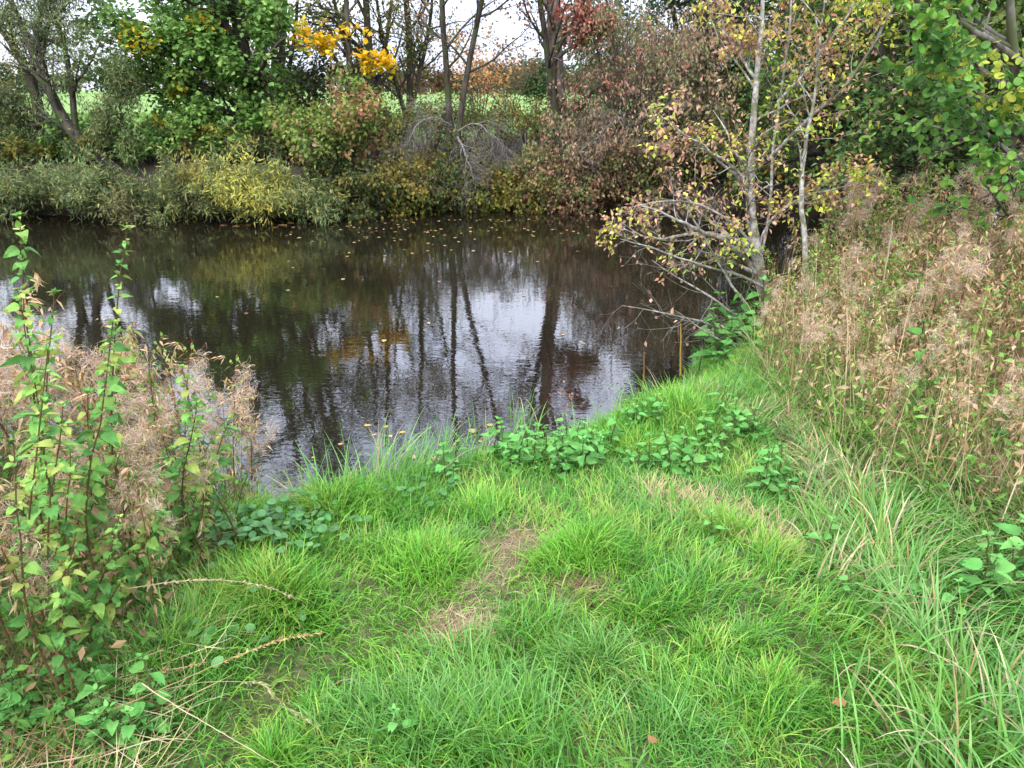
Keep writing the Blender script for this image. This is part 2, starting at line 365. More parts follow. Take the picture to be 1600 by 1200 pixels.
m, t, b, out = nodes('water'); b.inputs['Base Color'].default_value = (.010, .008, .005, 1); b.inputs['Roughness'].default_value = .012
b.inputs['IOR'].default_value = 1.62; b.inputs['Specular IOR Level'].default_value = .5
tcn = t.nodes.new('ShaderNodeTexCoord')
def wav(scale, sx, sy, det):
    mpn = t.nodes.new('ShaderNodeMapping'); mpn.inputs['Scale'].default_value = (sx, sy, 1); n = t.nodes.new('ShaderNodeTexNoise')
    n.inputs['Scale'].default_value = scale; n.inputs['Detail'].default_value = det; n.inputs['Distortion'].default_value = .6
    t.links.new(tcn.outputs['Object'], mpn.inputs[0]); t.links.new(mpn.outputs[0], n.inputs['Vector']); return n.outputs['Fac']
b1 = t.nodes.new('ShaderNodeBump'); b1.inputs['Distance'].default_value = .00065; t.links.new(wav(9, 1, 2.0, 2), b1.inputs['Height'])
b2 = t.nodes.new('ShaderNodeBump'); b2.inputs['Distance'].default_value = .0016; t.links.new(wav(1.6, 1, 1.6, 1), b2.inputs['Height'])
t.links.new(b1.outputs[0], b2.inputs['Normal']); t.links.new(b2.outputs[0], b.inputs['Normal'])
wm = MB(); wm.add(np.array([(-75., 1.5, 0), (75, 1.5, 0), (75, 40, 0), (-75, 40, 0)]), [(0, 1, 2, 3)])
WATER = m
o = wm.obj('river_water', m); tag(o, kind='structure')

# ------------------------------------------------------------------ far things: wood, hedge, field grass
rng = np.random.default_rng(5)
def clumps(mb, cs, rads, n, L, cols, wts, rng, clump=.2):
    for c, r_ in zip(cs, rads):
        d = unit(rng.normal(size=(n, 3))); d[:, 2] = np.abs(d[:, 2]) * 1.0 - .15
        P = c + d * r_ * rng.uniform(.65, 1.08, (n, 1)) * (1 + .22 * vn(d * 1.0, 3.5, int(abs(c[0]) * 10) % 97)[:, None])
        D = unit(rng.normal(size=(n, 3))); U = unit(d + rng.normal(size=(n, 3)) * .4)
        mb.stamp(P, D, U, L * rng.uniform(.6, 1.3, n), L * .7, *T5, palette(P, rng, cols, wts, clump, .5, .2))
fw = MB()
GREENS = [(.05, .09, .03), (.08, .11, .035), (.045, .075, .03), (.11, .10, .04), (.14, .09, .045)]
for i in range(90):
    x = -190 + i * 4.4 + rng.uniform(-1, 1); y = 150 + rng.uniform(-12, 20) + .12 * abs(x); h = rng.uniform(3.4, 6.2)
    g = gz(x, y); k = rng.integers(5); cc = [GREENS[k], GREENS[(k + 1) % 5]]
    clumps(fw, [np.array([x, y, g + h * .45])], [np.array([3.8, 3, h * .62])], 420, .75, cc, [1, 1], rng)
    clumps(fw, [np.array([x + 2, y - 1, g + .6])], [np.array([3.5, 2, 1.8])], 120, .75, cc, [1, 1], rng)
o = fw.obj('distant_wood', LEAF); tag(o, 'hazy line of far woodland along the horizon beyond the green fields', 'woodland', kind='stuff')
hd = MB()
for i in range(36):
    x = -9 + i * 1.35; y = 62 + rng.uniform(-2, 2) + x * .25; h = rng.uniform(2.0, 3.6); g = gz(x, y)
    cc = [[(.15, .09, .05), (.11, .09, .04), (.17, .08, .055)], [(.07, .09, .035), (.12, .08, .045), (.15, .12, .05)]][int(rng.random() < .5)]
    clumps(hd, [np.array([x, y, g + h * .4])], [np.array([1.3, 1.0, h * .6])], 480, .26, cc, [1, 1, .6], rng, .8)
o = hd.obj('autumn_hedge', LEAF); tag(o, 'brownish autumn hedge far across the field, seen between the two groups of trunks', 'hedge')

def blades(mb, XY, z, rng, L, W, cols, lean=(.1, .5), bend=(.3, 1.2), n=5, az=None, wts=None, clump=2, cl=.5, jit=.2, seed=0, prof=1.0):
    N = len(XY)
    if N == 0: return
    L = np.broadcast_to(L, (N,)) * rng.uniform(.55, 1.15, N); W = np.broadcast_to(W, (N,)) * rng.uniform(.7, 1.25, N)
    a = rng.uniform(0, 2 * math.pi, N) if az is None else az + rng.normal(size=N) * .7
    th0 = rng.uniform(*lean, N); b_ = rng.uniform(*bend, N); s = np.linspace(0, 1, n); sm = (s[1:] + s[:-1]) / 2
    th = th0[:, None] + b_[:, None] * sm[None] ** 1.4; dl = (L / (n - 1))[:, None]
    hx = np.concatenate([np.zeros((N, 1)), np.cumsum(np.sin(th) * dl, 1)], 1); hz = np.concatenate([np.zeros((N, 1)), np.cumsum(np.cos(th) * dl, 1)], 1)
    P = np.stack([XY[:, 0:1] + hx * np.cos(a)[:, None], XY[:, 1:2] + hx * np.sin(a)[:, None], z[:, None] + hz], -1)
    wp = np.clip(1 - s ** 2.2, .06, 1) * (.55 + .45 * np.minimum(s * 4, 1)); tw = a + math.pi / 2 + rng.normal(size=N) * .5
    side = np.stack([np.cos(tw), np.sin(tw), rng.normal(size=N) * .25], 1)
    P3 = np.concatenate([XY, z[:, None]], 1)
    mb.ribbon(P, W[:, None] * wp[None], unit(side), palette(P3, rng, cols, wts or [1] * len(cols), clump, cl, jit, seed))
def scatter(n, x0, x1, y0, y1, rng): return np.stack([rng.uniform(x0, x1, n), rng.uniform(y0, y1, n)], 1)
fg = MB(); XY = scatter(90000, -22, 22, 15.5, 34, rng); sd_, nr_ = river_sd(XY[:, 0], XY[:, 1]); XY = XY[(sd_ > 1.6) & ~nr_]
blades(fg, XY, ground(XY[:, 0], XY[:, 1]) - .02, rng, .14, .014, [(.11, .23, .025), (.15, .26, .03), (.08, .18, .02)], n=4, clump=.6)
o = fg.obj('field_grass', GRASS); tag(o, 'bright green grass of the field beyond the far bank', 'grass', kind='stuff')

# ------------------------------------------------------------------ far-bank trees
LV3 = [dict(k=10, t=(.25, 1), ln=(.28, .5), ang=(35, 70), wob=.12, n=8, trop=(0, 0, .03)), dict(k=7, t=(.2, 1), ln=(.35, .6), ang=(25, 60), wob=.15), dict(k=5, t=(.2, 1), ln=(.4, .7), ang=(25, 60), wob=.15, n=5)]
# big green maple, left
G1 = [(.15, .27, .07), (.22, .36, .10), (.11, .21, .06), (.28, .39, .10), (.19, .31, .08)]
def yellow_sprays(lb, cur, rng):
    P = cur[-1][0]; u, v, f = pix(P.mean(1))
    for cu, cv, ru, rv in [(205, 60, 30, 14), (275, 140, 12, 10), (325, 30, 26, 12), (245, 188, 14, 9), (235, 65, 20, 14)]:
        s = ((u - cu) / ru) ** 2 + ((v - cv) / rv) ** 2 < 1.6
        if s.any(): leaves(lb, P[s], rng, 2, .10, .09, LOBE, [(.66, .52, .04), (.70, .42, .04), (.45, .45, .06)], [1, .5, 1], spread=.06)
def far(u, v, Y): return at(u, v, Y)
def foot(u, Y):
    x = (u - 800) / FPX * Y * 1.05; return np.array([x, Y, gz(x, Y) - .05])
tree('maple_tree', 'large green maple with sweeping limbs and a few yellow sprays, by the three slim trunks', 'tree',
     [([foot(388, 15.6), at(388, 190, 15.6), at(382, 110, 15.6), at(372, 30, 15.6), at(366, -90, 15.7), at(360, -280, 15.8)], [.17, .15, .14, .12, .08, .02]),
      ([at(390, 175, 15.6), at(398, 110, 15.5), at(414, 40, 15.4), at(430, -80, 15.3), at(450, -260, 15.3)], [.10, .09, .08, .05, .015])]
     + [([at(385, b_, 15.5), at((385 + u_) / 2, (b_ + v_) / 2 - 14, 15.5 + d_ / 2), at(u_, v_, 15.5 + d_)], [.055, .035, .008]) for b_, u_, v_, d_ in
        [(175, 260, 120, -.6), (160, 215, 150, .3), (140, 150, 60, 0), (120, 190, 20, -.7), (110, 135, 10, .5), (100, 250, -30, 0), (185, 300, 185, -.9), (190, 440, 190, -.9), (160, 445, 130, -.4), (90, 300, 60, -1.), (130, 330, 90, -1.1), (60, 440, 30, -.8), (180, 230, 200, .4)]],
     [dict(k=10, t=(.2, .95), ln=(.26, .44), ang=(45, 80), wob=.09, n=9, trop=(0, -.02, .02), flat=.3, bias=(-.5, -.3, 0)), dict(k=7, t=(.2, 1), ln=(.3, .55), ang=(25, 60), wob=.13, flat=.5, trop=(0, 0, -.01)),
      dict(k=5, t=(.25, 1), ln=(.4, .8), ang=(25, 60), wob=.12, n=4, flat=.5)],
     [dict(m=4, L=.095, W=.095, tmpl=LOBE, cols=G1, wts=[1, 1.2, .8, .5, .8], spread=.08, clump=1.5, horiz=1.6, keep=lambda p: np.random.default_rng(8).random(len(p)) < np.where(p[:, 2] < 2.3, .45, np.where(p[:, 2] > 5.2, .55, 1.)))], B_DARK, B_DARK, 11, extra=yellow_sprays)
# slender dark trunks right of it
for k, (u, Y, top, sd) in enumerate([(412, 16.8, 405, 31), (428, 17.2, 426, 32), (438, 16.5, 446, 33)]):
    tree('slender_tree', ['slim dark tree just right of the big maple, the first of three close trunks', 'slim dark tree, the middle one of three close trunks', 'slim dark tree, the last of three close trunks before the yellow leaves'][k], 'tree',
         [([foot(u, Y), at(u, 150, Y), at((u + top) / 2, 50, Y), at(top, -60, Y), at(top, -300, Y)], [.075, .07, .06, .045, .012])],
         [dict(k=12, t=(.35, 1), ln=(.2, .36), ang=(35, 65), wob=.12, n=7), dict(k=6, t=(.2, 1), ln=(.35, .7), ang=(25, 60), wob=.15, n=5), dict(k=3, t=(.2, 1), ln=(.4, .7), n=4)],
         [dict(m=5, L=.08, W=.07, tmpl=T5, cols=[(.07, .12, .03), (.11, .14, .035), (.16, .15, .04)], wts=[1, 1, .7], spread=.06)], B_DARK, B_DARK, sd, 'three slim trunks beside the big maple')
# yellow maple
def gold(lb, cur, rng):
    P = cur[-1][0]; u, v, f = pix(P.mean(1))
    for cu, cv, ru, rv in [(510, 60, 42, 26), (560, 92, 50, 24), (490, 112, 14, 10), (545, 125, 20, 10)]:
        n = 300; 
    return
yc = []
rng = np.random.default_rng(9)
tree('yellow_maple_tree', 'small maple with bright golden yellow leaves hanging between green crowns', 'tree',
     [([foot(548, 15.2), at(548, 170, 15.2), at(545, 90, 15.2), at(540, 20, 15.2), at(535, -120, 15.3)], [.07, .06, .05, .04, .012]),
      ([at(547, 130, 15.2), at(520, 85, 15.0), at(490, 60, 14.8), at(468, 45, 14.7)], [.03, .025, .016, .006]),
      ([at(546, 120, 15.2), at(560, 98, 15.0), at(585, 96, 14.8), at(612, 104, 14.7)], [.03, .025, .016, .006])],
     [dict(k=9, t=(.45, 1), ln=(.14, .26), ang=(40, 80), wob=.12, n=6, flat=.4), dict(k=4, t=(.2, 1), ln=(.4, .8), n=5, flat=.4)],
     [dict(m=9, L=.10, W=.10, tmpl=LOBE, cols=[(.74, .56, .04), (.72, .46, .03), (.66, .58, .07), (.34, .36, .06)], wts=[1, 1, .8, .4], spread=.06, horiz=1.2,
           keep=lambda p: (lambda q: (q[1] > 28) & (q[1] < 135))(pix(p))),
      dict(m=4, L=.10, W=.09, tmpl=LOBE, cols=[(.12, .16, .035), (.2, .2, .04)], wts=[1, 1], spread=.06, keep=lambda p: pix(p)[1] <= 28)], B_DARK, B_DARK, 41)
# olive hedgerow trees behind
OL = [(.17, .20, .05), (.25, .24, .05), (.12, .16, .045), (.31, .25, .06), (.20, .16, .05)]
for k, (u, Y, h, lab, sd) in enumerate([(600, 17.6, 5.6, 'bushy olive and yellow green tree behind the yellow maple leaves', 51), (655, 18.8, 5.4, 'thin olive brown tree just left of the twin grey trunks', 52),
                                     (470, 18.5, 5.0, 'dark olive tree behind the three slim trunks', 53)]):
    f = foot(u, Y)
    tree('hedgerow_tree', lab, 'tree', [([f, f + [0.1, 0, h * .3], f + [.05, .1, h * .62], f + [-.1, 0, h]], [.09, .08, .05, .015]), ([f + [0, 0, .3], f + [.5, .2, h * .4], f + [.9, .1, h * .8]], [.06, .04, .012]), ([f + [0, 0, .2], f + [-.5, -.1, h * .4], f + [-.8, .1, h * .78]], [.06, .04, .012])],
         [dict(k=12, t=(.12, 1), ln=(.25, .42), ang=(35, 75), wob=.14, n=7), dict(k=7, t=(.2, 1), ln=(.35, .7), wob=.15), dict(k=4, t=(.2, 1), ln=(.4, .8), n=4)],
         [dict(m=5 if k != 1 else 3, L=.075, W=.055, tmpl=T5, cols=OL, wts=[1, .9, .9, .5, .5], spread=.07, clump=1.0)], B_DARK, B_DARK, sd)
# far-left willows, leaning
WG = [(.17, .23, .10), (.23, .28, .12), (.13, .17, .07), (.27, .25, .12), (.34, .33, .10)]
WL = [dict(k=14, t=(.15, 1), ln=(.2, .38), ang=(30, 65), wob=.11, n=8, trop=(0, 0, .02)), dict(k=7, t=(.2, 1), ln=(.35, .65), wob=.13, n=6), dict(k=4, t=(.2, 1), ln=(.4, .8), n=5, trop=(0, 0, -.06))]
tree('willow_tree', 'grey green willow at the left edge with a trunk bent to the left', 'tree',
     [([at(78, 250, 15.0), at(66, 195, 15.0), at(52, 130, 15.0), at(20, 70, 15.0), at(-20, 10, 15.0), at(-60, -120, 15.1)], [.11, .10, .08, .06, .05, .015]),
      ([at(68, 200, 15.0), at(40, 185, 15), at(10, 170, 14.9), at(-50, 150, 14.9)], [.05, .045, .03, .01]),
      ([at(50, 135, 15.0), at(58, 60, 15.0), at(80, -30, 15.1), at(95, -200, 15.1)], [.05, .045, .03, .01])],
     WL, [dict(m=15, L=.10, W=.022, tmpl=NARROW, cols=WG, wts=[1, 1, 1, .5, .3], spread=.08)], B_DARK, B_GREY, 61)
tree('willow_tree', 'grey green willow with a dark trunk leaning left out of the low willow bushes', 'tree',
     [([at(185, 268, 14.4), at(140, 235, 14.4), at(100, 190, 14.5), at(72, 120, 14.6), at(45, 60, 14.7), at(10, -20, 14.8), at(-20, -160, 14.8)], [.12, .11, .09, .06, .05, .04, .012]),
      ([at(120, 215, 14.5), at(112, 130, 14.6), at(100, 60, 14.7), at(75, -10, 14.8), at(60, -150, 14.8)], [.06, .05, .04, .035, .01]),
      ([at(215, 262, 14.3), at(196, 215, 14.3), at(190, 170, 14.3), at(195, 120, 14.3)], [.03, .03, .02, .008])],
     WL, [dict(m=14, L=.10, W=.022, tmpl=NARROW, cols=WG, wts=[1, 1, 1, .5, .3], spread=.08)], B_DARK, B_GREY, 62)
for k, (u, Y, h, rd, lab, cols) in enumerate([
    (60, 14.9, 1.0, 1.1, 'dull grey green bush under the bent willow at the left edge', WG),
    (170, 15.4, .7, 1.1, 'dark green bush below the left end of the maple limbs', G1),
    (270, 15.2, .65, 1.1, 'dark green maple bush in front of the bright field', G1), (345, 14.6, .85, .9, 'green leafy sapling left of the maple trunk', G1),
    (455, 14.9, 1.35, 1.0, 'broad green bush right of the maple trunk, above the pale willow', G1), (505, 15.4, 1.7, .9, 'small dark bush between the maple and the red leaved shrub', [(.04, .06, .02), (.07, .09, .03)])]):
    shrub('bank_bush', lab, 'bush', foot(u, Y), h, rd, 9, 70 + k, [dict(m=4, L=.09, W=.075 if k > 0 else .02, tmpl=LOBE if k in (2, 3, 4) else T5, cols=cols, wts=[1] * len(cols), spread=.06)])
# low willow shrubs over the water
WY = [(.22, .28, .12), (.30, .33, .12), (.16, .20, .09), (.38, .36, .12), (.27, .22, .11)]
low = [(20, 13.9, 1.15, .9, 'willow bush at the left edge reaching over the far water', 0), (110, 13.8, .75, .9, 'brownish low willow bush over the water, second from the left edge', 0), (200, 13.6, .95, .7, 'low grey green willow bush over the water below the leaning willow', 0),
       (285, 13.6, .72, .8, 'low willow bush between the leaning willow and the yellow tinged one', 0), (355, 13.45, 1.12, .6, 'tall shooted willow bush just left of the yellow tinged one', 1), (425, 13.2, 1.0, .75, 'yellow tinged willow bush standing out over the water', 2), (495, 13.5, .6, .8, 'low green willow bush at the right end of the row', 1)]
for k, (u, Y, h, rd, lab, y_) in enumerate(low):
    x = (u - 800) / FPX * Y * 1.05; c = np.array([x, Y + .05, .05]); cols = WY if y_ else WG
    if y_ == 2: cols = [(.50, .48, .12), (.36, .38, .12), (.24, .28, .11), (.62, .54, .10)]
    shrub('willow_bush', lab, 'bush', c, h, rd, 16, 90 + k,
          [dict(m=8, L=.12, W=.024, tmpl=NARROW, cols=cols, wts=[1] * len(cols), spread=.05, droop=-.1, jit=.25)], lean=(0, -.35), up=.1 + .12 * (k % 3), group='low willow bushes along the far waterline',
          levels=[dict(k=8, t=(.15, 1), ln=(.35, .6), ang=(25, 65), wob=.12, trop=(0, -.03, .03)), dict(k=6, t=(.15, 1), ln=(.4, .8), ang=(20, 60), wob=.12, n=5)], r0=.014)
for k, u in enumerate(range(30, 540, 42)):
    cc = [G1, WG, OL][k % 3]
    shrub('bank_shrub', 'low leafy plant ' + ('under the leaning willow' if u < 200 else 'below the maple limbs' if u < 380 else 'right of the maple trunk') + ', behind the willow bushes', 'shrub', foot(u, 14.7 + .3 * (k % 2)), .55 + .2 * ((k * 5) % 3) / 2, .7, 9, 260 + k,
          [dict(m=6, L=.085, W=.05, tmpl=T5, cols=cc, wts=[1] * len(cc), spread=.05)], group='low plants on the left of the far bank' + (' under the leaning willow' if u < 200 else ' below the maple' if u < 380 else ' right of the maple'), up=.4)
# red-green guelder shrub
RGc = [(.24, .31, .08), (.18, .25, .07), (.36, .24, .13), (.42, .19, .13), (.34, .30, .10), (.30, .33, .09)]
shrub('guelder_shrub', 'rounded shrub with mixed green, pink and orange leaves hanging over the far water', 'shrub', foot(560, 14.75) + [0, -.15, -.35], 1.75, 1.15, 18, 101,
      [dict(m=12, L=.085, W=.065, tmpl=LOBE, cols=RGc, wts=[1.5, 1.3, .7, .3, .6, .8], spread=.06, clump=1.8, droop=-.6)], lean=(0, -.35), up=.5)
# the twin trunk tree with dead drooping twigs
tree('twin_trunk_tree', 'nearly bare tree with two straight dark grey trunks rising from one base', 'tree',
     [([foot(705, 15.0) + [0, 0, -.2], at(704, 215, 15.0), at(702, 150, 15.0), at(697, 90, 15.0), at(693, 20, 15.0), at(692, -90, 15.1), at(686, -380, 15.2)], [.07, .062, .055, .05, .045, .036, .01]),
      ([foot(716, 14.9) + [0, 0, -.2], at(714, 225, 14.9), at(720, 165, 14.9), at(734, 95, 14.9), at(744, 40, 14.9), at(758, -20, 14.9), at(780, -200, 15.0), at(800, -420, 15.2)], [.065, .06, .055, .05, .043, .036, .025, .01])],
     [dict(k=17, t=(.28, 1), ln=(.16, .36), ang=(35, 75), wob=.13, n=9, trop=(0, 0, .03), rr=.42), dict(k=7, t=(.15, 1), ln=(.35, .7), ang=(25, 60), wob=.16, n=7), dict(k=5, t=(.2, 1), ln=(.4, .8), n=5, rmin=.003)],
     [dict(m=2, L=.07, W=.05, tmpl=T5, cols=[(.34, .22, .12), (.42, .22, .12), (.30, .30, .10)], wts=[1, .5, 1], spread=.04, droop=-.8)], B_DARK, B_GREY, 111)
def dead_branch(label, pts, rad, k1, seed, droop, ln=(.35, .7), Rr=.03):
    rng = np.random.default_rng(seed); P, r_ = resample(pts, rad, 14, rng, .02); P, r_ = P[None], r_[None]; mb, wb = MB(), MB(); mb.tube(P, r_, 6)
    A = kids(P, r_, k1, rng, t=(.12, 1), ang=(25, 80), ln=ln, wob=.26, n=10, trop=(0, 0, droop), rr=.4, rmin=.0035); wb.tube(*A, 4)
    B = kids(*A, 8, rng, t=(.1, 1), ln=(.35, .9), wob=.26, n=7, trop=(0, 0, droop * .8), rmin=.0025); wb.tube(*B, 3)
    Cc = kids(*B, 3, rng, t=(.2, 1), ln=(.35, .8), wob=.15, n=5, trop=(0, 0, droop * .5), rmin=.002); wb.tube(*Cc, 3)
    o = thing('dead_branch', P[0, 0], label, 'branch', 'bleached dead branches hanging on the far bank')
    mb.obj('limb', B_DEAD, o, True, P[0, 0]); wb.obj('twigs', B_DEAD, o, True, P[0, 0])
dead_branch('pale dead branch hanging into the gap left of the twin trunks', [at(705, 195, 14.8), at(680, 185, 14.5), at(655, 200, 14.3), at(640, 235, 14.2)], [.016, .013, .010, .004], 22, 121, -.08, (.3, .7))
dead_branch('pale dead branches drooping below the foot of the twin trunks', [at(715, 215, 14.7), at(725, 230, 14.4), at(735, 260, 14.2), at(742, 290, 14.1)], [.028, .02, .014, .006], 20, 122, -.10, (.35, .8))
dead_branch('pale dead branch spraying right from the twin trunks', [at(716, 205, 14.7), at(745, 190, 14.5), at(775, 215, 14.3), at(790, 250, 14.3)], [.016, .013, .010, .004], 22, 123, -.08, (.3, .7))
dead_branch('grey fallen branch low over the water left of the twin trunks', [at(700, 255, 14.5), at(665, 290, 14.1), at(640, 306, 13.9), at(612, 312, 13.8)], [.02, .017, .012, .005], 10, 124, -.01, (.3, .5))
dead_branch('pale bare branch slanting up to the right over the brown bushes', [at(880, 268, 14.6), at(900, 245, 14.4), at(930, 215, 14.3), at(975, 175, 14.2)], [.028, .022, .014, .005], 14, 125, -.02, (.25, .5))
# red leaved tree and thick pale trunk behind
RED = [(.42, .15, .11), (.50, .19, .13), (.38, .22, .15), (.32, .22, .14), (.26, .26, .10)]
tree('old_tree', 'old tree with a thick pale brown trunk at the middle of the far bank', 'tree',
     [([foot(872, 16.2), at(873, 170, 16.2), at(870, 110, 16.2), at(867, 50, 16.2), at(862, -40, 16.2), at(850, -380, 16.4)], [.19, .16, .135, .12, .10, .03])],
     [dict(k=12, t=(.3, 1), ln=(.2, .4), ang=(30, 65), wob=.13, n=9, rr=.4), dict(k=7, t=(.15, 1), ln=(.35, .7), wob=.16, n=7), dict(k=5, t=(.2, 1), ln=(.4, .8), n=5)],
     [dict(m=3, L=.08, W=.06, tmpl=T5, cols=[(.12, .14, .04), (.22, .15, .06), (.10, .12, .04)], wts=[1, .7, 1], spread=.06), dict(m=1, L=.07, W=.05, tmpl=T5, cols=[(.3, .28, .1)], wts=[1], spread=.06)], B_OLD, B_GREY, 131)
tree('red_leaf_tree', 'twisted cherry with sparse red leaves in front of the thick pale trunk', 'tree',
     [([foot(880, 15.1) + [0, 0, -.1], at(868, 190, 15.1), at(864, 140, 15.1), at(862, 110, 15.0), at(850, 95, 15.0), at(856, 70, 15), at(846, 20, 15), at(835, -60, 15), at(825, -220, 15)], [.08, .075, .07, .06, .055, .05, .04, .03, .01]),
      ([at(866, 150, 15.1), at(866, 100, 15), at(880, 60, 15), at(905, 30, 14.9), at(930, -30, 14.9)], [.06, .05, .04, .03, .01]),
      ([at(862, 100, 15.), at(890, 72, 14.9), at(915, 55, 14.8), at(912, 40, 14.8), at(940, 20, 14.8)], [.04, .035, .028, .02, .008]),
      ([at(874, 185, 15.0), at(890, 178, 14.8), at(915, 165, 14.7), at(930, 135, 14.6), at(965, 125, 14.5)], [.045, .04, .035, .025, .008])],
     [dict(k=10, t=(.35, 1), ln=(.2, .4), ang=(35, 75), wob=.15, n=8, rr=.5), dict(k=7, t=(.15, 1), ln=(.35, .7), wob=.17, n=6), dict(k=4, t=(.2, 1), ln=(.4, .8), n=5)],
     [dict(m=4, L=.08, W=.055, tmpl=T5, cols=RED, wts=[1, 1, .8, .5, .3], spread=.05, droop=-.9, clump=1.5, keep=lambda p: pix(p)[1] < 95), dict(m=.5, L=.08, W=.055, tmpl=T5, cols=RED, wts=[1, 1, .8, .5, .3], spread=.04, droop=-.9)], B_DARK, B_GREY, 132)
# drooping brownish shrubs, right of centre
BR = [(.36, .28, .19), (.42, .29, .21), (.27, .27, .13), (.46, .27, .19), (.22, .25, .10), (.34, .33, .16)]
DR = [dict(k=10, t=(.3, 1), ln=(.3, .55), ang=(30, 75), wob=.13, n=8, trop=(0, -.03, -.07)), dict(k=7, t=(.15, 1), ln=(.4, .7), wob=.15, n=6, trop=(0, 0, -.12)), dict(k=4, t=(.2, 1), ln=(.4, .8), n=5, trop=(0, 0, -.16))]
for k, (u, Y, h, rd, lab, m_) in enumerate([(960, 15.2, 3.5, 1.4, 'tall drooping shrub with dull brown pink leaves right of the red leaved tree', 2), (1030, 15.6, 3.0, 1.2, 'brown drooping shrub beside the dark evergreen', 2), (900, 14.8, 1.9, 1.1, 'thin brown shrub below the red leaved tree', 2)]):
    shrub('drooping_shrub', lab, 'shrub', foot(u, Y) + [0, 0, -.1], h, rd, 9 if k < 2 else 10, 140 + k, [dict(m=m_, L=.085, W=.04, tmpl=T5, cols=BR, wts=[1, 1, 1, .7, .8, .8], spread=.04, droop=-1.2)], levels=DR, twig=B_GREY, r0=.03)
# bank-edge mass: bramble and ivy bushes down to the waterline
DKG = [(.06, .09, .03), (.10, .13, .04), (.16, .17, .05), (.08, .12, .05), (.22, .20, .06)]
kinds = [('bramble_bush', DKG), ('bramble_bush', OL), ('bramble_bush', [(.12, .14, .05), (.26, .19, .11), (.36, .22, .14), (.2, .22, .08)])]
edge = [(545, 0, 'dark bramble bush at the water right of the willow bushes'), (585, 0, 'dark bramble bush just right of the red and green shrub'), (625, 1, 'olive bramble bush under the fallen grey branch'), (672, 1, 'olive yellow bramble bush left below the twin trunks'), (715, 0, 'dark green bramble bush under the foot of the twin trunks'),
        (762, 1, 'olive bramble bush right below the twin trunks'), (810, 1, 'yellow green bramble bush midway along the dark waterline'), (855, 2, 'brown and green bramble bush below the red leaved tree'), (900, 2, 'brown bramble bush under the slanting bare branch'), (948, 2, 'brown pink bramble bush hanging to the waterline'),
        (1000, 2, 'brown bramble bush left of the near birch twigs'), (1050, 0, 'dark bramble bush at the waterline behind the birch twigs'), (1100, 0, 'dark bramble bush at the far end of the visible waterline')]
for k, (u, kk, lab) in enumerate(edge):
    Y = 13.95 if u < 600 else 14.3 if u == 625 else 14.75 if u < 1040 else 15.1
    shrub(kinds[kk][0], lab, 'bush', foot(u, Y) + [0, .1, -.15], 1.1 + .25 * ((k * 7) % 3) / 2, .75, 11, 160 + k, [dict(m=8, L=.075, W=.055, tmpl=T5, cols=kinds[kk][1], wts=[1] * len(kinds[kk][1]), spread=.05, droop=-.7, clump=2)],
          lean=(0, -.35), up=.4, group='bramble bushes along the far waterline', levels=[dict(k=7, t=(.2, 1), ln=(.4, .7), ang=(30, 75), wob=.14, trop=(0, -.04, -.08)), dict(k=5, t=(.15, 1), ln=(.4, .8), ang=(20, 60), wob=.12, n=5, trop=(0, 0, -.12))])
    if u > 560:
        shrub('thicket_bush', 'tangled thin shrub on top of the far bank, ' + ['left of', 'beside', 'right of'][min(2, (u - 560) // 150)] + ' the twin trunks' if u < 900 else 'tangled brown shrub on top of the far bank near the evergreen', 'shrub', foot(u + 12, Y + 1.0), 1.3, .85, 9, 200 + k,
              [dict(m=4, L=.065, W=.045, tmpl=T5, cols=kinds[kk][1], wts=[1] * len(kinds[kk][1]), spread=.05, droop=-.7)], group='tangled shrubs along the top of the far bank', twig=B_GREY)
# mid-distance: orange sapling, green round tree, shrub on the field
f = foot(752, 22)
shrub('orange_sapling', 'small sapling with orange red leaves on the field behind the twin trunks', 'sapling', f, 2.3, 1.0, 9, 231, [dict(m=3, L=.10, W=.08, tmpl=T5, cols=[(.52, .24, .12), (.55, .32, .14), (.4, .22, .12)], wts=[1, 1, .6], spread=.1)])
shrub('field_bush', 'rounded mid green bush on the field right of the thick pale trunk', 'bush', foot(925, 26), 4.4, 1.7, 12, 232, [dict(m=9, L=.15, W=.1, tmpl=T5, cols=[(.09, .15, .05), (.13, .18, .06), (.07, .11, .04)], wts=[1, 1, 1], spread=.14)])
shrub('field_bush', 'small dark green bush on the field just left of the thick pale trunk', 'bush', foot(832, 40), 2.2, 1.2, 9, 233, [dict(m=7, L=.2, W=.14, tmpl=T5, cols=[(.07, .12, .06), (.09, .14, .06)], wts=[1, 1], spread=.15)])
shrub('field_bush', 'brownish thin bush on the field between the two groups of trunks', 'bush', foot(795, 30), 2.6, 1.5, 9, 234, [dict(m=4, L=.13, W=.1, tmpl=T5, cols=[(.2, .13, .07), (.15, .12, .06)], wts=[1, 1], spread=.12)])
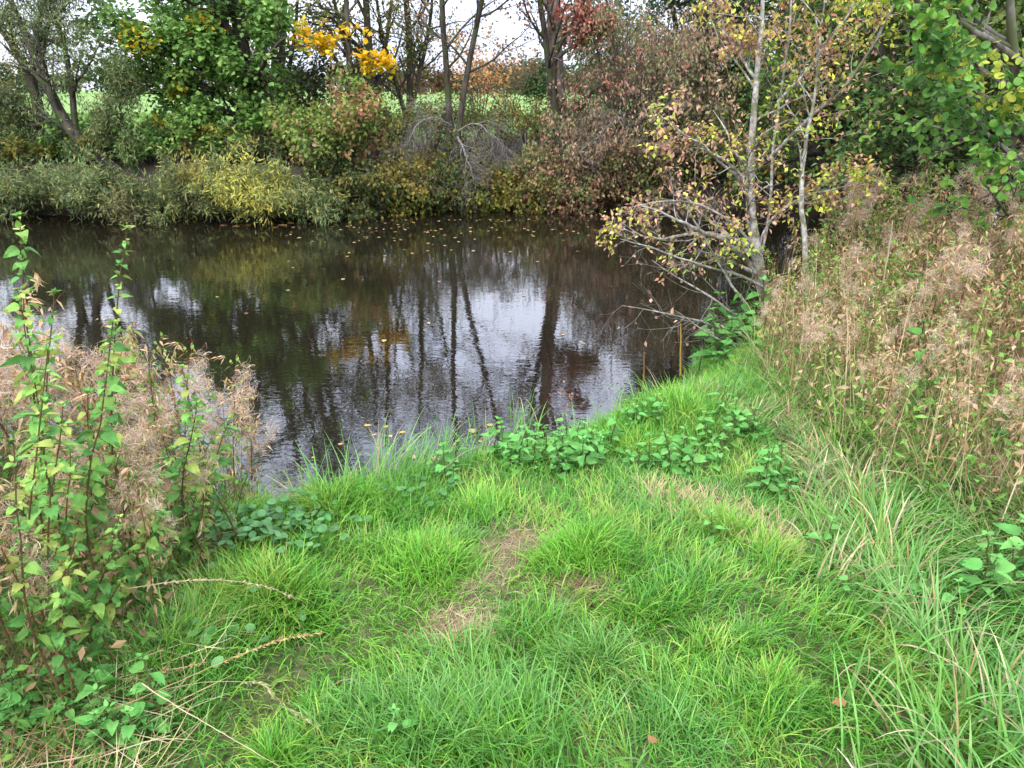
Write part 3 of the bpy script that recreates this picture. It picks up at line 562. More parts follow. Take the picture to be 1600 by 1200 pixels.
# evergreen and dark trees right
EV = [(.05, .10, .04), (.08, .14, .05), (.12, .18, .06), (.06, .11, .05)]
def bigtree(name, lab, u, Y, h, rd, seed, cols, m_=9, L=.09, W=.06, tm=T5, bark=B_DARK, base=None, group=None, droop=-.3, wts=None, lo=.08):
    f = foot(u, Y) if base is None else np.array(base, float); rr = np.random.default_rng(seed)
    tr = [([f, f + [.05, 0, h * .3], f + [-.05, 0, h * .65], f + [.05, 0, h]], [.15, .13, .08, .015])]
    for a in range(3):
        q = a * 2.1 + rr.random(); tr.append(([f + [0, 0, .2], f + [math.cos(q) * rd * .4, math.sin(q) * rd * .4, h * .35], f + [math.cos(q) * rd * .7, math.sin(q) * rd * .7, h * .78]], [.08, .05, .012]))
    return tree(name, lab, 'tree', tr, [dict(k=15, t=(lo, 1), lenabs=rd, ln=(.55, .95), ang=(50, 85), wob=.12, n=7), dict(k=7, t=(.2, 1), ln=(.35, .7), wob=.15, n=5), dict(k=5, t=(.2, 1), ln=(.4, .8), n=4)],
                [dict(m=m_, L=L, W=W, tmpl=tm, cols=cols, wts=wts or [1] * len(cols), spread=.07, clump=1.0, droop=droop)], bark, bark, seed, group)
bigtree('evergreen_tree', 'tall dark green tree rising behind the brown drooping shrubs', 1055, 17.2, 7.2, 1.7, 241, EV)
bigtree('leafy_tree', 'dark leafy tree on the far bank behind the white birch stem', 1165, 16.6, 6.4, 1.9, 242, EV)
bigtree('leafy_tree', 'dark green and yellow tree right behind the birch crown', 1260, 15.8, 6.6, 1.9, 243, [(.08, .13, .04), (.18, .24, .06), (.34, .29, .06), (.11, .16, .05)])
bigtree('leafy_tree', 'low branched green tree on the far right bank showing some orange leaves', 0, 0, 5.2, 1.8, 244, [(.08, .14, .045), (.13, .22, .06), (.42, .26, .05), (.16, .26, .06)], base=(4.6, 10.9, .3), L=.075, wts=[1, 1, .3, 1])
bigtree('leafy_tree', 'dense bright green tree filling the upper right corner', 0, 0, 5.0, 1.9, 245, [(.12, .24, .05), (.19, .34, .07), (.09, .17, .045), (.15, .28, .06)], base=(5.6, 8.6, .5), L=.075, m_=10)
bigtree('leafy_tree', 'dense green tree beyond the right edge behind the dry plants', 0, 0, 5.0, 2.0, 246, [(.10, .20, .05), (.15, .27, .06), (.08, .15, .045)], base=(7.6, 8.2, .5), L=.075)
bigtree('leafy_tree', 'shaded green bush tree between the birch and the upper right foliage', 0, 0, 3.1, 1.5, 247, [(.08, .14, .05), (.12, .20, .06), (.18, .24, .07)], base=(4.5, 7.9, .4), L=.065)
bigtree('leafy_tree', 'added dark tree blocking reflected sky on the far bank, hidden mostly behind the birch foot', 0, 0, 5.5, 2.0, 251, EV, base=(7.2, 16.8, .7), m_=7, lo=.03)  # this tree and the next are added to keep open sky off the water
bigtree('leafy_tree', 'added dark tree blocking reflected sky, farther right along the far bank behind the near foliage', 0, 0, 6, 2.3, 252, EV, base=(10.5, 18.6, .7), m_=7, lo=.03)
shrub('bank_bush', 'dark low bush added at the waterline against reflected sky, seen through the birch twigs', 'bush', (5.2, 15.3, .1), 1.6, 1.2, 14, 253, [dict(m=8, L=.08, W=.06, tmpl=T5, cols=DKG, wts=[1] * 5, spread=.06)], lean=(0, -.4), up=.4)  # both waterline bushes are added to block bright sky reflected behind the birch
shrub('bank_bush', 'dark low bush added at the waterline against reflected sky, right of the birch stem', 'bush', (7.4, 16.2, .1), 1.8, 1.4, 14, 254, [dict(m=8, L=.08, W=.06, tmpl=T5, cols=DKG, wts=[1] * 5, spread=.06)], lean=(0, -.4), up=.4)
# trees outside the frame that the light and the reflections still meet
bigtree('leafy_tree', 'green tree past the left edge behind the willows', -150, 16.5, 6, 2.2, 248, G1, m_=6)

# ------------------------------------------------------------------ the near birch, right of centre
BY = 5.9
b0 = np.array([1.98, 5.75, .35]); Yb = 5.8
def bb(u, v, dy=0): return at(u, v, Yb + dy)
BL = [(.50, .31, .21), (.58, .38, .26), (.40, .25, .18), (.62, .62, .12), (.42, .54, .12), (.60, .42, .16)]
def birch_limb(lst): return lst
tree('birch_tree', 'slender silver barked tree at the water edge with sparse russet and yellow leaves', 'tree',
     [([bb(1212, 520), bb(1200, 470), bb(1182, 415), bb(1178, 370), bb(1180, 320), bb(1178, 240), bb(1184, 170), bb(1188, 100), bb(1200, 60), bb(1215, -40), bb(1230, -230)], [.056, .050, .044, .037, .029, .023, .019, .015, .012, .009, .004]),
      ([bb(1190, 395), bb(1205, 330, .1), bb(1200, 250, .2), bb(1215, 160, .25), bb(1232, 60, .3), bb(1240, -60, .3), bb(1250, -260, .3)], [.011, .010, .009, .008, .007, .005, .003]),
      ([bb(1188, 440), bb(1170, 405), bb(1130, 378, -.1), bb(1090, 365, -.2), bb(1040, 345, -.35), bb(1000, 335, -.4)], [.024, .02, .017, .014, .009, .003]),
      ([bb(1180, 385), bb(1140, 370, .1), bb(1100, 362, .2), bb(1050, 375, .2), bb(1000, 368, .1), bb(960, 345, 0)], [.018, .015, .012, .010, .006, .003]),
      ([bb(1180, 300), bb(1140, 260, -.1), bb(1110, 235, -.2), bb(1075, 205, -.3), bb(1035, 175, -.3)], [.014, .012, .010, .007, .003]),
      ([bb(1186, 385), bb(1200, 350, .0), bb(1240, 312, -.1), bb(1290, 292, -.15), bb(1345, 278, -.2), bb(1380, 250, -.3)], [.010, .009, .007, .005, .004, .002]),
      ([bb(1186, 130), bb(1150, 80, .1), bb(1128, 40, .1), bb(1110, -20, .1)], [.012, .010, .007, .003]),
      ([bb(1200, 250, .2), bb(1260, 190, .1), bb(1320, 140, 0), bb(1380, 60, -.1), bb(1410, -60, -.1)], [.014, .012, .01, .007, .003]),
      ([bb(1215, 160, .2), bb(1280, 90, .2), bb(1330, 20, .2), bb(1370, -90, .2)], [.012, .010, .007, .003])],
     [dict(k=15, t=(.12, 1), ln=(.16, .38), ang=(35, 75), wob=.17, n=9, rr=.42, rmin=.0022, trop=(-.01, 0, .02)), dict(k=7, t=(.15, 1), ln=(.35, .7), wob=.18, n=6, rmin=.0013), dict(k=3, t=(.3, 1), ln=(.4, .8), wob=.16, n=4, rmin=.001)],
     [dict(m=2, t=(.4, 1), L=.040, W=.024, tmpl=T5, cols=BL, wts=[1, 1, .8, .8, .9, .35], spread=.016, droop=-.5, clump=2.5, keep=lambda p: (lambda q: (np.random.default_rng(3).random(len(p)) < np.where((q[0] < 1140) & (q[1] > 270), .45, 1)))(pix(p))),
      dict(lv=-2, m=1, t=(.5, 1), L=.055, W=.03, tmpl=T5, cols=BL, wts=[.6, .6, .6, 1, 1, .3], spread=.015, droop=-.5)], B_PALE, B_TWIG, 301)
tree('birch_tree', 'second thinner pale stem standing just right of the silver barked tree', 'tree',
     [([bb(1262, 470, -.3), bb(1258, 400, -.3), bb(1252, 340, -.3), bb(1245, 292, -.3), bb(1262, 200, -.2), bb(1285, 60, -.2), bb(1290, -80, -.2)], [.022, .02, .017, .013, .009, .006, .003])],
     [dict(k=10, t=(.4, 1), ln=(.18, .34), ang=(30, 70), wob=.13, n=8, rr=.6, rmin=.002), dict(k=5, t=(.2, 1), ln=(.35, .7), wob=.16, n=6, rmin=.0013), dict(k=3, t=(.3, 1), ln=(.4, .8), n=4, rmin=.001)],
     [dict(m=3, t=(.4, 1), L=.045, W=.028, tmpl=T5, cols=[(.34, .42, .07), (.48, .48, .08), (.36, .2, .1), (.2, .3, .06)], wts=[1, 1, 1, .8], spread=.012, droop=-.5)], B_PALE, B_GREY, 302)
for k, (pts, rad, lab) in enumerate([
    ([bb(1215, 545, -.1), bb(1150, 525, -.3), bb(1090, 500, -.5), bb(1030, 488, -.7), bb(975, 482, -.8)], [.014, .012, .009, .006, .002], 'bare pale branch reaching lowest and farthest left over the near water'),
    ([bb(1205, 560, -.2), bb(1150, 500, -.3), bb(1110, 462, -.4), bb(1060, 435, -.5), bb(1010, 405, -.6)], [.013, .011, .009, .006, .002], 'bare pale branch slanting up left from the birch foot'),
    ([bb(1200, 520, -.2), bb(1150, 460, -.25), bb(1110, 400, -.3), bb(1080, 340, -.4), bb(1060, 300, -.4)], [.012, .010, .008, .006, .002], 'thin bare branch rising steeply left of the birch stem'),
    ([bb(1200, 560, -.2), bb(1170, 540, -.4), bb(1120, 535, -.6), bb(1050, 490, -.8)], [.012, .010, .006, .002], 'short bare branch lying over the nettles at the water edge'),
    ([bb(1195, 450, -.1), bb(1150, 425, -.2), bb(1100, 418, -.3), bb(1050, 400, -.4), bb(1000, 385, -.5), bb(965, 378, -.5)], [.012, .011, .009, .007, .005, .002], 'long thin bare branch reaching left just above the lower ones'),
    ([bb(1190, 400, -.1), bb(1140, 340, -.2), bb(1090, 310, -.3), bb(1030, 300, -.4), bb(975, 318, -.4)], [.011, .010, .008, .005, .002], 'thin branch curving left from the middle of the birch stem')]):
    rng = np.random.default_rng(310 + k); P, r_ = resample(pts, rad, 12, rng, .008); mb, wb = MB(), MB(); mb.tube(P[None], r_[None], 7)
    A = kids(P[None], r_[None], 12, rng, t=(.15, 1), ln=(.15, .38), ang=(20, 55), wob=.15, n=7, rr=.5, rmin=.002, trop=(-.03, 0, .02)); wb.tube(*A, 4)
    B = kids(*A, 4, rng, ln=(.3, .7), n=5, rmin=.0012); wb.tube(*B, 3)
    o = thing('bare_branch', P[0], lab, 'branch', 'bare branches spreading from the birch foot'); mb.obj('limb', B_PALE, o, True, P[0]); wb.obj('twigs', B_DEAD, o, True, P[0])
    lb = MB(); leaves(lb, B[0], rng, .35, .04, .025, T5, BL[:3], [1, 1, 1], spread=.01); lb.obj('leaves', LEAF, o, False, P[0])
# overhanging alder, upper right
AL = [(.15, .30, .06), (.21, .38, .08), (.11, .23, .06), (.38, .42, .08)]
ao = np.array([4.3, 5.4, .5])
tree('alder_tree', 'alder with rounded mid green leaves hanging in from the right edge', 'tree',
     [([ao, at(1610, 200, 5.4), at(1600, 60, 5.3), at(1590, -150, 5.2)], [.05, .045, .035, .01]),
      ([at(1640, 260, 5.4), at(1560, 170, 5.2), at(1490, 110, 5.0), at(1430, 70, 4.9)], [.03, .022, .014, .004]),
      ([at(1620, 120, 5.3), at(1550, 60, 5.2), at(1480, 20, 5.0), at(1400, -20, 5.0)], [.03, .022, .014, .004]),
      ([at(1650, 320, 5.2), at(1590, 250, 5.0), at(1540, 205, 4.8), at(1525, 190, 4.7)], [.022, .016, .010, .003])],
     [dict(k=11, t=(.25, 1), ln=(.25, .5), ang=(30, 75), wob=.12, n=7, rmin=.003), dict(k=6, t=(.2, 1), ln=(.4, .7), wob=.14, n=5, rmin=.002)],
     [dict(m=7, L=.058, W=.050, tmpl=ROUND, cols=AL, wts=[1, .9, .8, .25], spread=.02, droop=-.5)], B_GREY, B_TWIG, 321)

# ------------------------------------------------------------------ plants of the near bank
def curls(mb, c, n, rad, rng, L=.06, W=.0016, cols=((.55, .38, .29),)):
    """a fluffy seed head: curled thin capsules and down"""
    m_ = 8; N = n
    P0 = c[rng.integers(len(c), size=N)] + rng.normal(size=(N, 3)) * rad * .45
    d = unit(rng.normal(size=(N, 3)) + np.array([0, 0, .35])); ax = unit(rng.normal(size=(N, 3))); L_ = L * rng.uniform(.5, 1.2, N); k = rng.uniform(1.5, 5, N)
    out = [P0]; cur = P0
    for j in range(m_ - 1):
        d = unit(d + np.cross(ax, d) * (k / m_)[:, None] + np.array([0, 0, -.06])); cur = cur + d * (L_ / (m_ - 1))[:, None]; out.append(cur)
    P = np.stack(out, 1); side = unit(np.cross(d, ax + 1e-3)); cols = np.asarray(cols, float)
    mb.ribbon(P, np.full((N, m_), 1.) * (W * rng.uniform(.6, 1.5, N))[:, None], side, cols[rng.integers(len(cols), size=N)] * rng.uniform(.75, 1.2, (N, 1)))
FL = [(.66, .48, .33), (.74, .58, .43), (.48, .32, .20), (.80, .67, .52)]
def willowherb(seed, h, green=.3, fluff=1., brown=1.):
    """dried willowherb: brown stem, side branches, curled leaves, fluffy tops; built at the origin"""
    rng = np.random.default_rng(seed); lean = rng.normal(size=2) * .12 * h
    P, r_ = resample([(0, 0, -.03), (lean[0] * .3, lean[1] * .3, h * .5), (lean[0], lean[1], h)], [.0045, .0035, .0015], 14, rng, .004); P, r_ = P[None], r_[None]
    st, lf = MB(), MB(); sc_ = np.array([.22, .12, .06]) * rng.uniform(.8, 1.2)
    st.tube(P, r_, 5, sc_)
    A = kids(P, r_, 13, rng, t=(.45, 1), ln=(.16, .30), ang=(25, 50), wob=.08, trop=(0, 0, .05), n=7, rr=.6, rmin=.0012); st.tube(*A, 4, sc_ * 1.1)
    B = kids(*A, 3, rng, t=(.3, 1), ln=(.3, .7), ang=(25, 60), n=5, rmin=.0009); st.tube(*B, 3, sc_ * 1.2)
    tips = np.concatenate([A[0][:, -3:].reshape(-1, 3), B[0][:, -2:].reshape(-1, 3), P[0, -3:]])
    top = tips[tips[:, 2] > h * .55] if (tips[:, 2] > h * .55).any() else tips
    fl = []
    if fluff > 0:
        for q in range(max(1, int(round(5 * fluff)))):
            fb_ = MB(); c_ = top[rng.integers(len(top))]; z_ = rng.uniform(.5, 1.3) * (1.25 if fluff > 1 else 1); sp_ = rng.normal(size=(4, 3)) * .018 + np.array([0, 0, .026]) * np.arange(4)[:, None]
            c_ = c_ + sp_ * z_; curls(fb_, c_, int(rng.uniform(50, 130) * z_), .022 * z_ + .008, rng, .08, .0018, FL); curls(fb_, c_, int(110 * z_), .03 * z_, rng, .05, .0009, [(.78, .66, .54), (.68, .54, .42)]); fl.append(fb_)
    leaves(lf, P, rng, int(30 * brown), .085, .018, NARROW, [(.46, .33, .19), (.56, .42, .26), (.34, .22, .13), (.38, .34, .16)], [1, 1, .8, .4], droop=-1.2, spread=.012, t=(.12, .95))
    leaves(lf, A[0], rng, int(7 * brown) or 1, .055, .014, NARROW, [(.50, .36, .21), (.62, .48, .31), (.38, .25, .15)], [1, 1, .6], droop=-1.0, spread=.01)
    if green > 0:
        leaves(lf, A[0], rng, max(1, int(9 * green)), .04, .022, T5, [(.20, .36, .08), (.30, .42, .10), (.48, .48, .12)], [1, 1, .4], droop=-.2, spread=.015)
        leaves(lf, P, rng, int(36 * green), .05, .026, T5, [(.17, .34, .08), (.28, .40, .10)], [1, 1], droop=-.2, spread=.03, t=(.2, .9))
    return st, lf, fl
def make_wh(name, label, seed, h, green, fluff, brown, group):
    st, lf, fl = willowherb(seed, h, green, fluff, brown); o = thing(name, (0, 0, -50), label, 'plant', group)
    st.obj('stem', DRY, o, True); lf.obj('leaves', LEAF, o)
    for q in fl: q.obj('seed_head', DRY, o)
    return o
def nettle(seed, h, nn=6, L=.07, cols=((.11, .25, .05), (.15, .31, .07)), lean=.12, W=.62, stemc=(.13, .16, .06), el0=-.55, s0=.18, bow=0., ax=0):
    rng = np.random.default_rng(seed); l = rng.normal(size=2) * lean * h
    P, r_ = resample([(0, 0, -.02), (l[0] * .2 - bow, l[1] * .3, h * .45), (l[0], l[1], h)], [.004, .003, .0015], 12, rng, .003 + .01 * abs(bow)); st, lf = MB(), MB(); st.tube(P[None], r_[None], 5, stemc)
    a0 = rng.random() * 3
    for i in range(nn):
        s = s0 + (1 - s0) * (i / max(1, nn - 1)); f = s * 11; k = min(int(f), 10); p = P[k] * (1 - f + k) + P[k + 1] * (f - k)
        sz = rng.uniform(.7, 1.25) * L * (.55 + .9 * math.sin(math.pi * min(1, .25 + s * .62))) * (1 if i < nn - 1 else .55)
        for q in range(2 if i < nn - 1 else 4):
            a = a0 + (i % 2) * math.pi / 2 + q * (math.pi if i < nn - 1 else math.pi / 2) + rng.normal() * .2
            el = rng.uniform(el0, .3) if i < nn - 1 else rng.uniform(.3, .8); d = np.array([math.cos(a) * math.cos(el), math.sin(a) * math.cos(el), math.sin(el)])
            b = p + d * sz * .25; st.tube(np.stack([p, (p + b) / 2 + [0, 0, .003], b])[None], np.full((1, 3), .0013), 3, stemc)
            u = np.array([0, 0, 1.]) + rng.normal(size=3) * .35
            c = np.asarray(cols[rng.integers(len(cols))]) * rng.uniform(.8, 1.2)
            lf.stamp(b[None], d[None], u[None], sz, sz * W, *TOOTH, c)
            for _ in range(ax):
                d2 = unit(d * .6 + rng.normal(size=3) * .7 + [0, 0, .2]); z2 = sz * rng.uniform(.35, .7)
                lf.stamp((p + d2 * sz * .2)[None], d2[None], (np.array([0, 0, 1.]) + rng.normal(size=3) * .4)[None], z2, z2 * W, *TOOTH, c * rng.uniform(.85, 1.25))
    return st, lf
def make_nettle(label, seed, h, nn, L, group, name='nettle_plant', **kw):
    st, lf = nettle(seed, h, nn, L, **kw); o = thing(name, (0, 0, -50), label, 'plant', group); st.obj('stem', LEAF, o, True); lf.obj('leaves', LEAF, o); return o
def purge(o):
    for c in list(o.children): bpy.data.objects.remove(c)
    bpy.data.objects.remove(o)

# --- right bank thicket
RB = np.array([(1.80, 5.2), (1.50, 4.5), (1.48, 3.6), (1.62, 3.0), (1.92, 2.5), (2.6, 2.1), (4.6, 2.4), (5.2, 4.5), (4.8, 6.6), (3.2, 7.0), (2.3, 5.9)])
def inpoly(P, poly):
    ins = np.zeros(len(P), bool)
    for i in range(len(poly)):
        a, b = poly[i], poly[(i + 1) % len(poly)]
        ins ^= ((a[1] > P[:, 1]) != (b[1] > P[:, 1])) & (P[:, 0] < (b[0] - a[0]) * (P[:, 1] - a[1]) / (b[1] - a[1] + 1e-12) + a[0])
    return ins
rng = np.random.default_rng(401)
def spread_pts(poly, n, dmin, rng):
    out = []; lo, hi = poly.min(0), poly.max(0)
    for _ in range(n * 40):
        p = rng.uniform(lo, hi)
        if inpoly(p[None], poly)[0] and all((p[0] - q[0]) ** 2 + (p[1] - q[1]) ** 2 > dmin * dmin for q in out): out.append(p)
        if len(out) >= n: break
    return out
WHR = 'dried willowherb stems of the right bank thicket'
protos = [make_wh('willowherb_plant', 'x', 500 + k, h, g, f_, b_, WHR) for k, (h, g, f_, b_) in enumerate([(1.0, .3, .9, 1), (1.0, .7, .25, 1), (1.0, .2, .6, 1.3), (1.0, .9, .0, .8), (1.0, .1, 1.3, 1), (1.0, .45, .15, 1.6)])]
for p in spread_pts(RB, 205, .145, rng):
    u, v, f = pix(np.array([p[0], p[1], .5])); k = rng.choice(6, p=[.20, .18, .2, .20, .08, .14])
    edge_ = min(1, max(0, (p[0] - 1.45) / 1.1)); h = (.52 + .33 * edge_) * rng.uniform(.72, 1.12) + .16 * max(0, p[0] - 3)
    zone = 'front edge' if p[1] < 3.6 else 'middle' if p[1] < 5 else 'back by the river'
    lab = {0: 'willowherb with a pink fluffy top', 4: 'willowherb with a very woolly pink top', 2: 'rusty willowherb with some seed fluff', 1: 'willowherb with green side leaves, thin fluff', 3: 'green leaved willowherb without fluff', 5: 'willowherb with shrivelled brown leaves'}[int(k)]
    dup(protos[k], (p[0], p[1], gz(*p)), rng.uniform(0, 6.28), h, lab + ', ' + zone + ' of the right bank thicket', WHR + ', ' + zone, (rng.normal() * .08, rng.normal() * .08))
# undergrowth filling it
ug = MB(); XY = np.array(spread_pts(RB, 1, .01, rng)); XY = scatter(60000, 1.3, 5.2, 2.2, 7.0, rng); XY = XY[inpoly(XY, RB)][:30000]; Z = ground(XY[:, 0], XY[:, 1])
DRYC = [(.62, .49, .31), (.48, .34, .20), (.70, .60, .41), (.33, .22, .13), (.25, .40, .10)]
blades(ug, XY[:1100], Z[:1100] - .01, rng, .8, .0042, [DRYC[1], DRYC[3], DRYC[0]], lean=(0, .3), bend=(0, .5), n=6)
blades(ug, XY[:13000], Z[:13000] - .01, rng, .5, .0045, DRYC, lean=(.0, .8), bend=(.0, 1.8), n=6, wts=[.8, 1, .5, 1, 1.4], clump=2)
PP0 = XY[13000:]; M_ = len(PP0); PP = np.concatenate([XY[13000:], (Z[13000:] + rng.uniform(.03, .62, M_) * np.clip(.45 + (PP0[:, 0] - 1.45) * .6, .4, 1))[:, None]], 1)
ug.stamp(PP, unit(rng.normal(size=(M_, 3)) + [0, 0, -.4]), unit(rng.normal(size=(M_, 3)) * .6 + [0, 0, 1]), rng.uniform(.025, .07, M_), rng.uniform(.012, .028, M_), *T5,
         palette(PP, rng, [(.46, .32, .19), (.24, .40, .10), (.56, .42, .27), (.42, .48, .15), (.17, .32, .08)], [1.2, .9, 1.1, .5, .8], 2.2, .75))
o = ug.obj('undergrowth', DRY); tag(o, 'tangle of dry stems and small leaves filling the right bank thicket', 'undergrowth', kind='stuff')

# --- left thicket
LB = np.array([(-1.22, 3.25), (-1.15, 2.75), (-1.12, 2.2), (-1.05, 1.75), (-1.2, 1.45), (-1.9, 1.3), (-3.0, 1.6), (-3.6, 3.0), (-3.3, 3.9), (-2.2, 3.75), (-1.5, 3.55)])
WHL = 'dried willowherb stems of the left thicket'
for p in spread_pts(LB, 92, .12, rng):
    k = rng.choice([0, 1, 2, 4, 5], p=[.24, .1, .16, .38, .12]); e = min(1, max(0, (-1.0 - p[0]) / .9)); h = (.58 + .36 * e) * rng.uniform(.75, 1.1)
    lab = {0: 'willowherb with a pink fluffy top', 4: 'willowherb with a very woolly pink top', 2: 'rusty willowherb with some seed fluff', 1: 'willowherb with green side leaves, thin fluff', 5: 'willowherb with shrivelled brown leaves'}[int(k)]
    dup(protos[k], (p[0], p[1], gz(*p)), rng.uniform(0, 6.28), h, lab + ' in the left thicket', WHL, (rng.normal() * .14, rng.normal() * .14))
for o in protos: purge(o)
ug = MB(); XY = scatter(30000, -3.6, -1.0, 1.3, 3.9, rng); XY = XY[inpoly(XY, LB)][:16000]; Z = ground(XY[:, 0], XY[:, 1])
blades(ug, XY[:4500], Z[:4500] - .01, rng, .42, .004, [(.40, .28, .16), (.22, .13, .07), (.14, .25, .05), (.10, .2, .05)], lean=(.1, .9), bend=(.0, 1.5), n=6, clump=2)
M_ = len(XY[4500:]); PP = np.concatenate([XY[4500:], (Z[4500:] + rng.uniform(.03, .62, M_) * rng.uniform(.5, 1, M_))[:, None]], 1)
ug.stamp(PP, unit(rng.normal(size=(M_, 3)) + [0, 0, -.4]), unit(rng.normal(size=(M_, 3)) * .6 + [0, 0, 1]), rng.uniform(.018, .048, M_), rng.uniform(.010, .024, M_), *T5,
         palette(PP, rng, [(.30, .20, .12), (.18, .33, .08), (.38, .27, .16), (.14, .28, .07)], [.9, 1.2, .8, 1.1], 3, .6))
o = ug.obj('undergrowth', DRY); tag(o, 'tangle of dry stems and small leaves filling the left thicket', 'undergrowth', kind='stuff')

# leafy green stems of the left thicket (rounder leaves, taller)
LG = 'leafy green nettle stems of the left thicket'
def leafy(u_top, v_top, Y, h, nn, L, seed, label, lean=.05):
    t_ = at(u_top, v_top, Y); bx = t_[0] - rng.uniform(.0, .12); by = Y; z = gz(bx, by); hh = t_[2] - z
    nn = int(nn * 1.25)
    o = make_nettle(label, seed, max(.12, hh), nn, L, None, cols=[(.13, .29, .08), (.19, .38, .10), (.26, .42, .11), (.36, .42, .12)], W=.66, stemc=(.17, .12, .06), lean=lean, s0=.42, bow=.09, ax=2)
    o.location = (bx, by, z); o.rotation_euler = (0, math.atan2(t_[0] - bx, max(.12, hh)), 0); return o
leafy(165, 345, 2.2, 1.3, 19, .035, 601, 'tallest leafy green stem rising against the water in the left thicket')
leafy(12, 335, 2.0, 1.3, 17, .042, 602, 'leafy green stem at the very left edge reaching up to the far bank')
leafy(70, 480, 1.9, 1.1, 13, .042, 603, 'leafy green stem between the two tallest ones in the left thicket')
leafy(345, 575, 2.55, 1.0, 10, .042, 604, 'leafy green stem sticking out over the water at the right of the left thicket', .1)
leafy(290, 610, 2.4, 1.0, 11, .042, 605, 'leafy green stem just inside the sprig that sticks out over the water', .1)
leafy(30, 560, 1.7, .9, 10, .036, 606, 'broad leaved green stem low at the left edge above the brown leaves')
for k, (u, v, Y) in enumerate([(110, 540, 1.95), (60, 640, 1.7), (180, 610, 2.1), (240, 700, 2.2), (20, 720, 1.6), (130, 720, 1.85), (215, 800, 2.0), (90, 830, 1.65), (290, 770, 2.35), (160, 820, 1.75), (330, 660, 2.5), (0, 480, 1.85), (270, 860, 2.1), (10, 620, 1.65), (325, 800, 2.4), (190, 890, 1.8)]):
    o = leafy(u, v, Y, 1, 9, .034 if Y < 1.9 else .042, 620 + k, 'green nettle stem with paired toothed leaves among the fluff of the left thicket', .12); o['group'] = LG

# --- nettles on the grass
NG = 'young nettles growing in the grass of the bank'
np_ = [make_nettle('x', 700 + k, .17, 5 + k % 3, .043, NG, cols=[(.15, .37, .10), (.21, .44, .13), (.18, .40, .11)], el0=-.15) for k in range(4)]
spots = [(1285, 880, 1.1, 'single dark nettle in the grass near the tall coarse grass, lower right'), (1530, 950, 1.7, 'large blue green nettle at the right edge of the lower picture'), (1580, 970, 1.6, 'nettle cut by the right edge behind the large one'), (1480, 990, 1.1, 'nettle left below the large one at the lower right'),
         (1110, 850, .8, 'small pale nettle alone in the short grass right of the tussocks'), (1440, 960, .9, 'small nettle left of the large one at the lower right'), (1325, 960, .8, 'small nettle below the single dark one'), (1230, 790, .7, 'tiny nettle at the end of the nettle row'),
         (1590, 760, 1.3, 'nettle at the right edge in front of the dry stems'), (1555, 940, 1.9, 'tall nettle close behind the large one at the right edge'), (1510, 965, 1.5, 'nettle tucked against the left side of the large one'), (1585, 930, 1.7, 'tall nettle cut off by the right edge, highest of the group'), (625, 1170, .8, 'round leaved young nettle at the bottom of the picture')]
for k, (u, v, s, lab) in enumerate(spots):
    g = G(u, v); dup(np_[k % 4], g, rng.uniform(0, 6.28), s, lab, NG)
mats_ = [(865, 690, 100, 30, 54, 'low nettle in the dense nettle bed at the water edge'), (1050, 712, 80, 12, 16, 'low nettle in the row right of the nettle bed'), (1135, 660, 50, 26, 12, 'low nettle in the patch behind the nettle row'), (1215, 745, 40, 14, 9, 'low nettle at the right end of the nettle row'), (1000, 650, 40, 14, 8, 'low nettle in the grass behind the nettle bed'),
         (1165, 560, 45, 30, 16, 'slender nettle at the foot of the birch'), (700, 730, 30, 10, 5, 'low nettle left of the nettle bed'), (120, 1120, 130, 50, 24, 'pale nettle in the bottom left corner')]
for u0, v0, ru, rv, n_, lab in mats_:
    for k in range(n_):
        a_, q = rng.random() * 6.28, math.sqrt(rng.random()); u, v = u0 + ru * q * math.cos(a_), v0 + 25 + rv * q * math.sin(a_); g = G(u, v)
        if v0 == 560: g = np.array([1.45 + rng.random() * .5, 5.0 + rng.random() * .8, 0]); g[2] = gz(g[0], g[1])
        dup(np_[rng.integers(4)], g, rng.uniform(0, 6.28), rng.uniform(.4, 1.2) * (2.2 if v0 == 560 else 1.1 if v0 > 1000 else 1.), lab, NG + ', ' + lab[-24:], (rng.normal() * .1, rng.normal() * .1))
for o in np_: purge(o)
tn = [make_nettle('x', 740 + k, .5, 8, .06, 'y', cols=[(.10, .24, .06), (.14, .30, .08)]) for k in range(3)]
for k, (u, v, Y) in enumerate([(1480, 500, 3.7), (1500, 540, 3.6), (1440, 540, 3.7), (1460, 580, 3.6), (1320, 590, 4.3), (1250, 470, 4.9), (1350, 470, 4.6), (1290, 620, 4.0), (1590, 610, 3.1), (1150, 440, 5.4), (1100, 460, 5.4), (1180, 480, 5.3), (1550, 640, 3.2), (1330, 640, 3.8), (1170, 550, 5.0), (1340, 530, 4.3), (1400, 430, 4.6)]):
    t_ = at(u, v, Y); z = gz(t_[0], Y); dup(tn[k % 3], (t_[0], Y, z), rng.uniform(0, 6), max(.3, (t_[2] - z) / .5), 'tall green nettle standing among the dry stems of the right thicket', 'tall nettles in the right thicket')
for o in tn: purge(o)

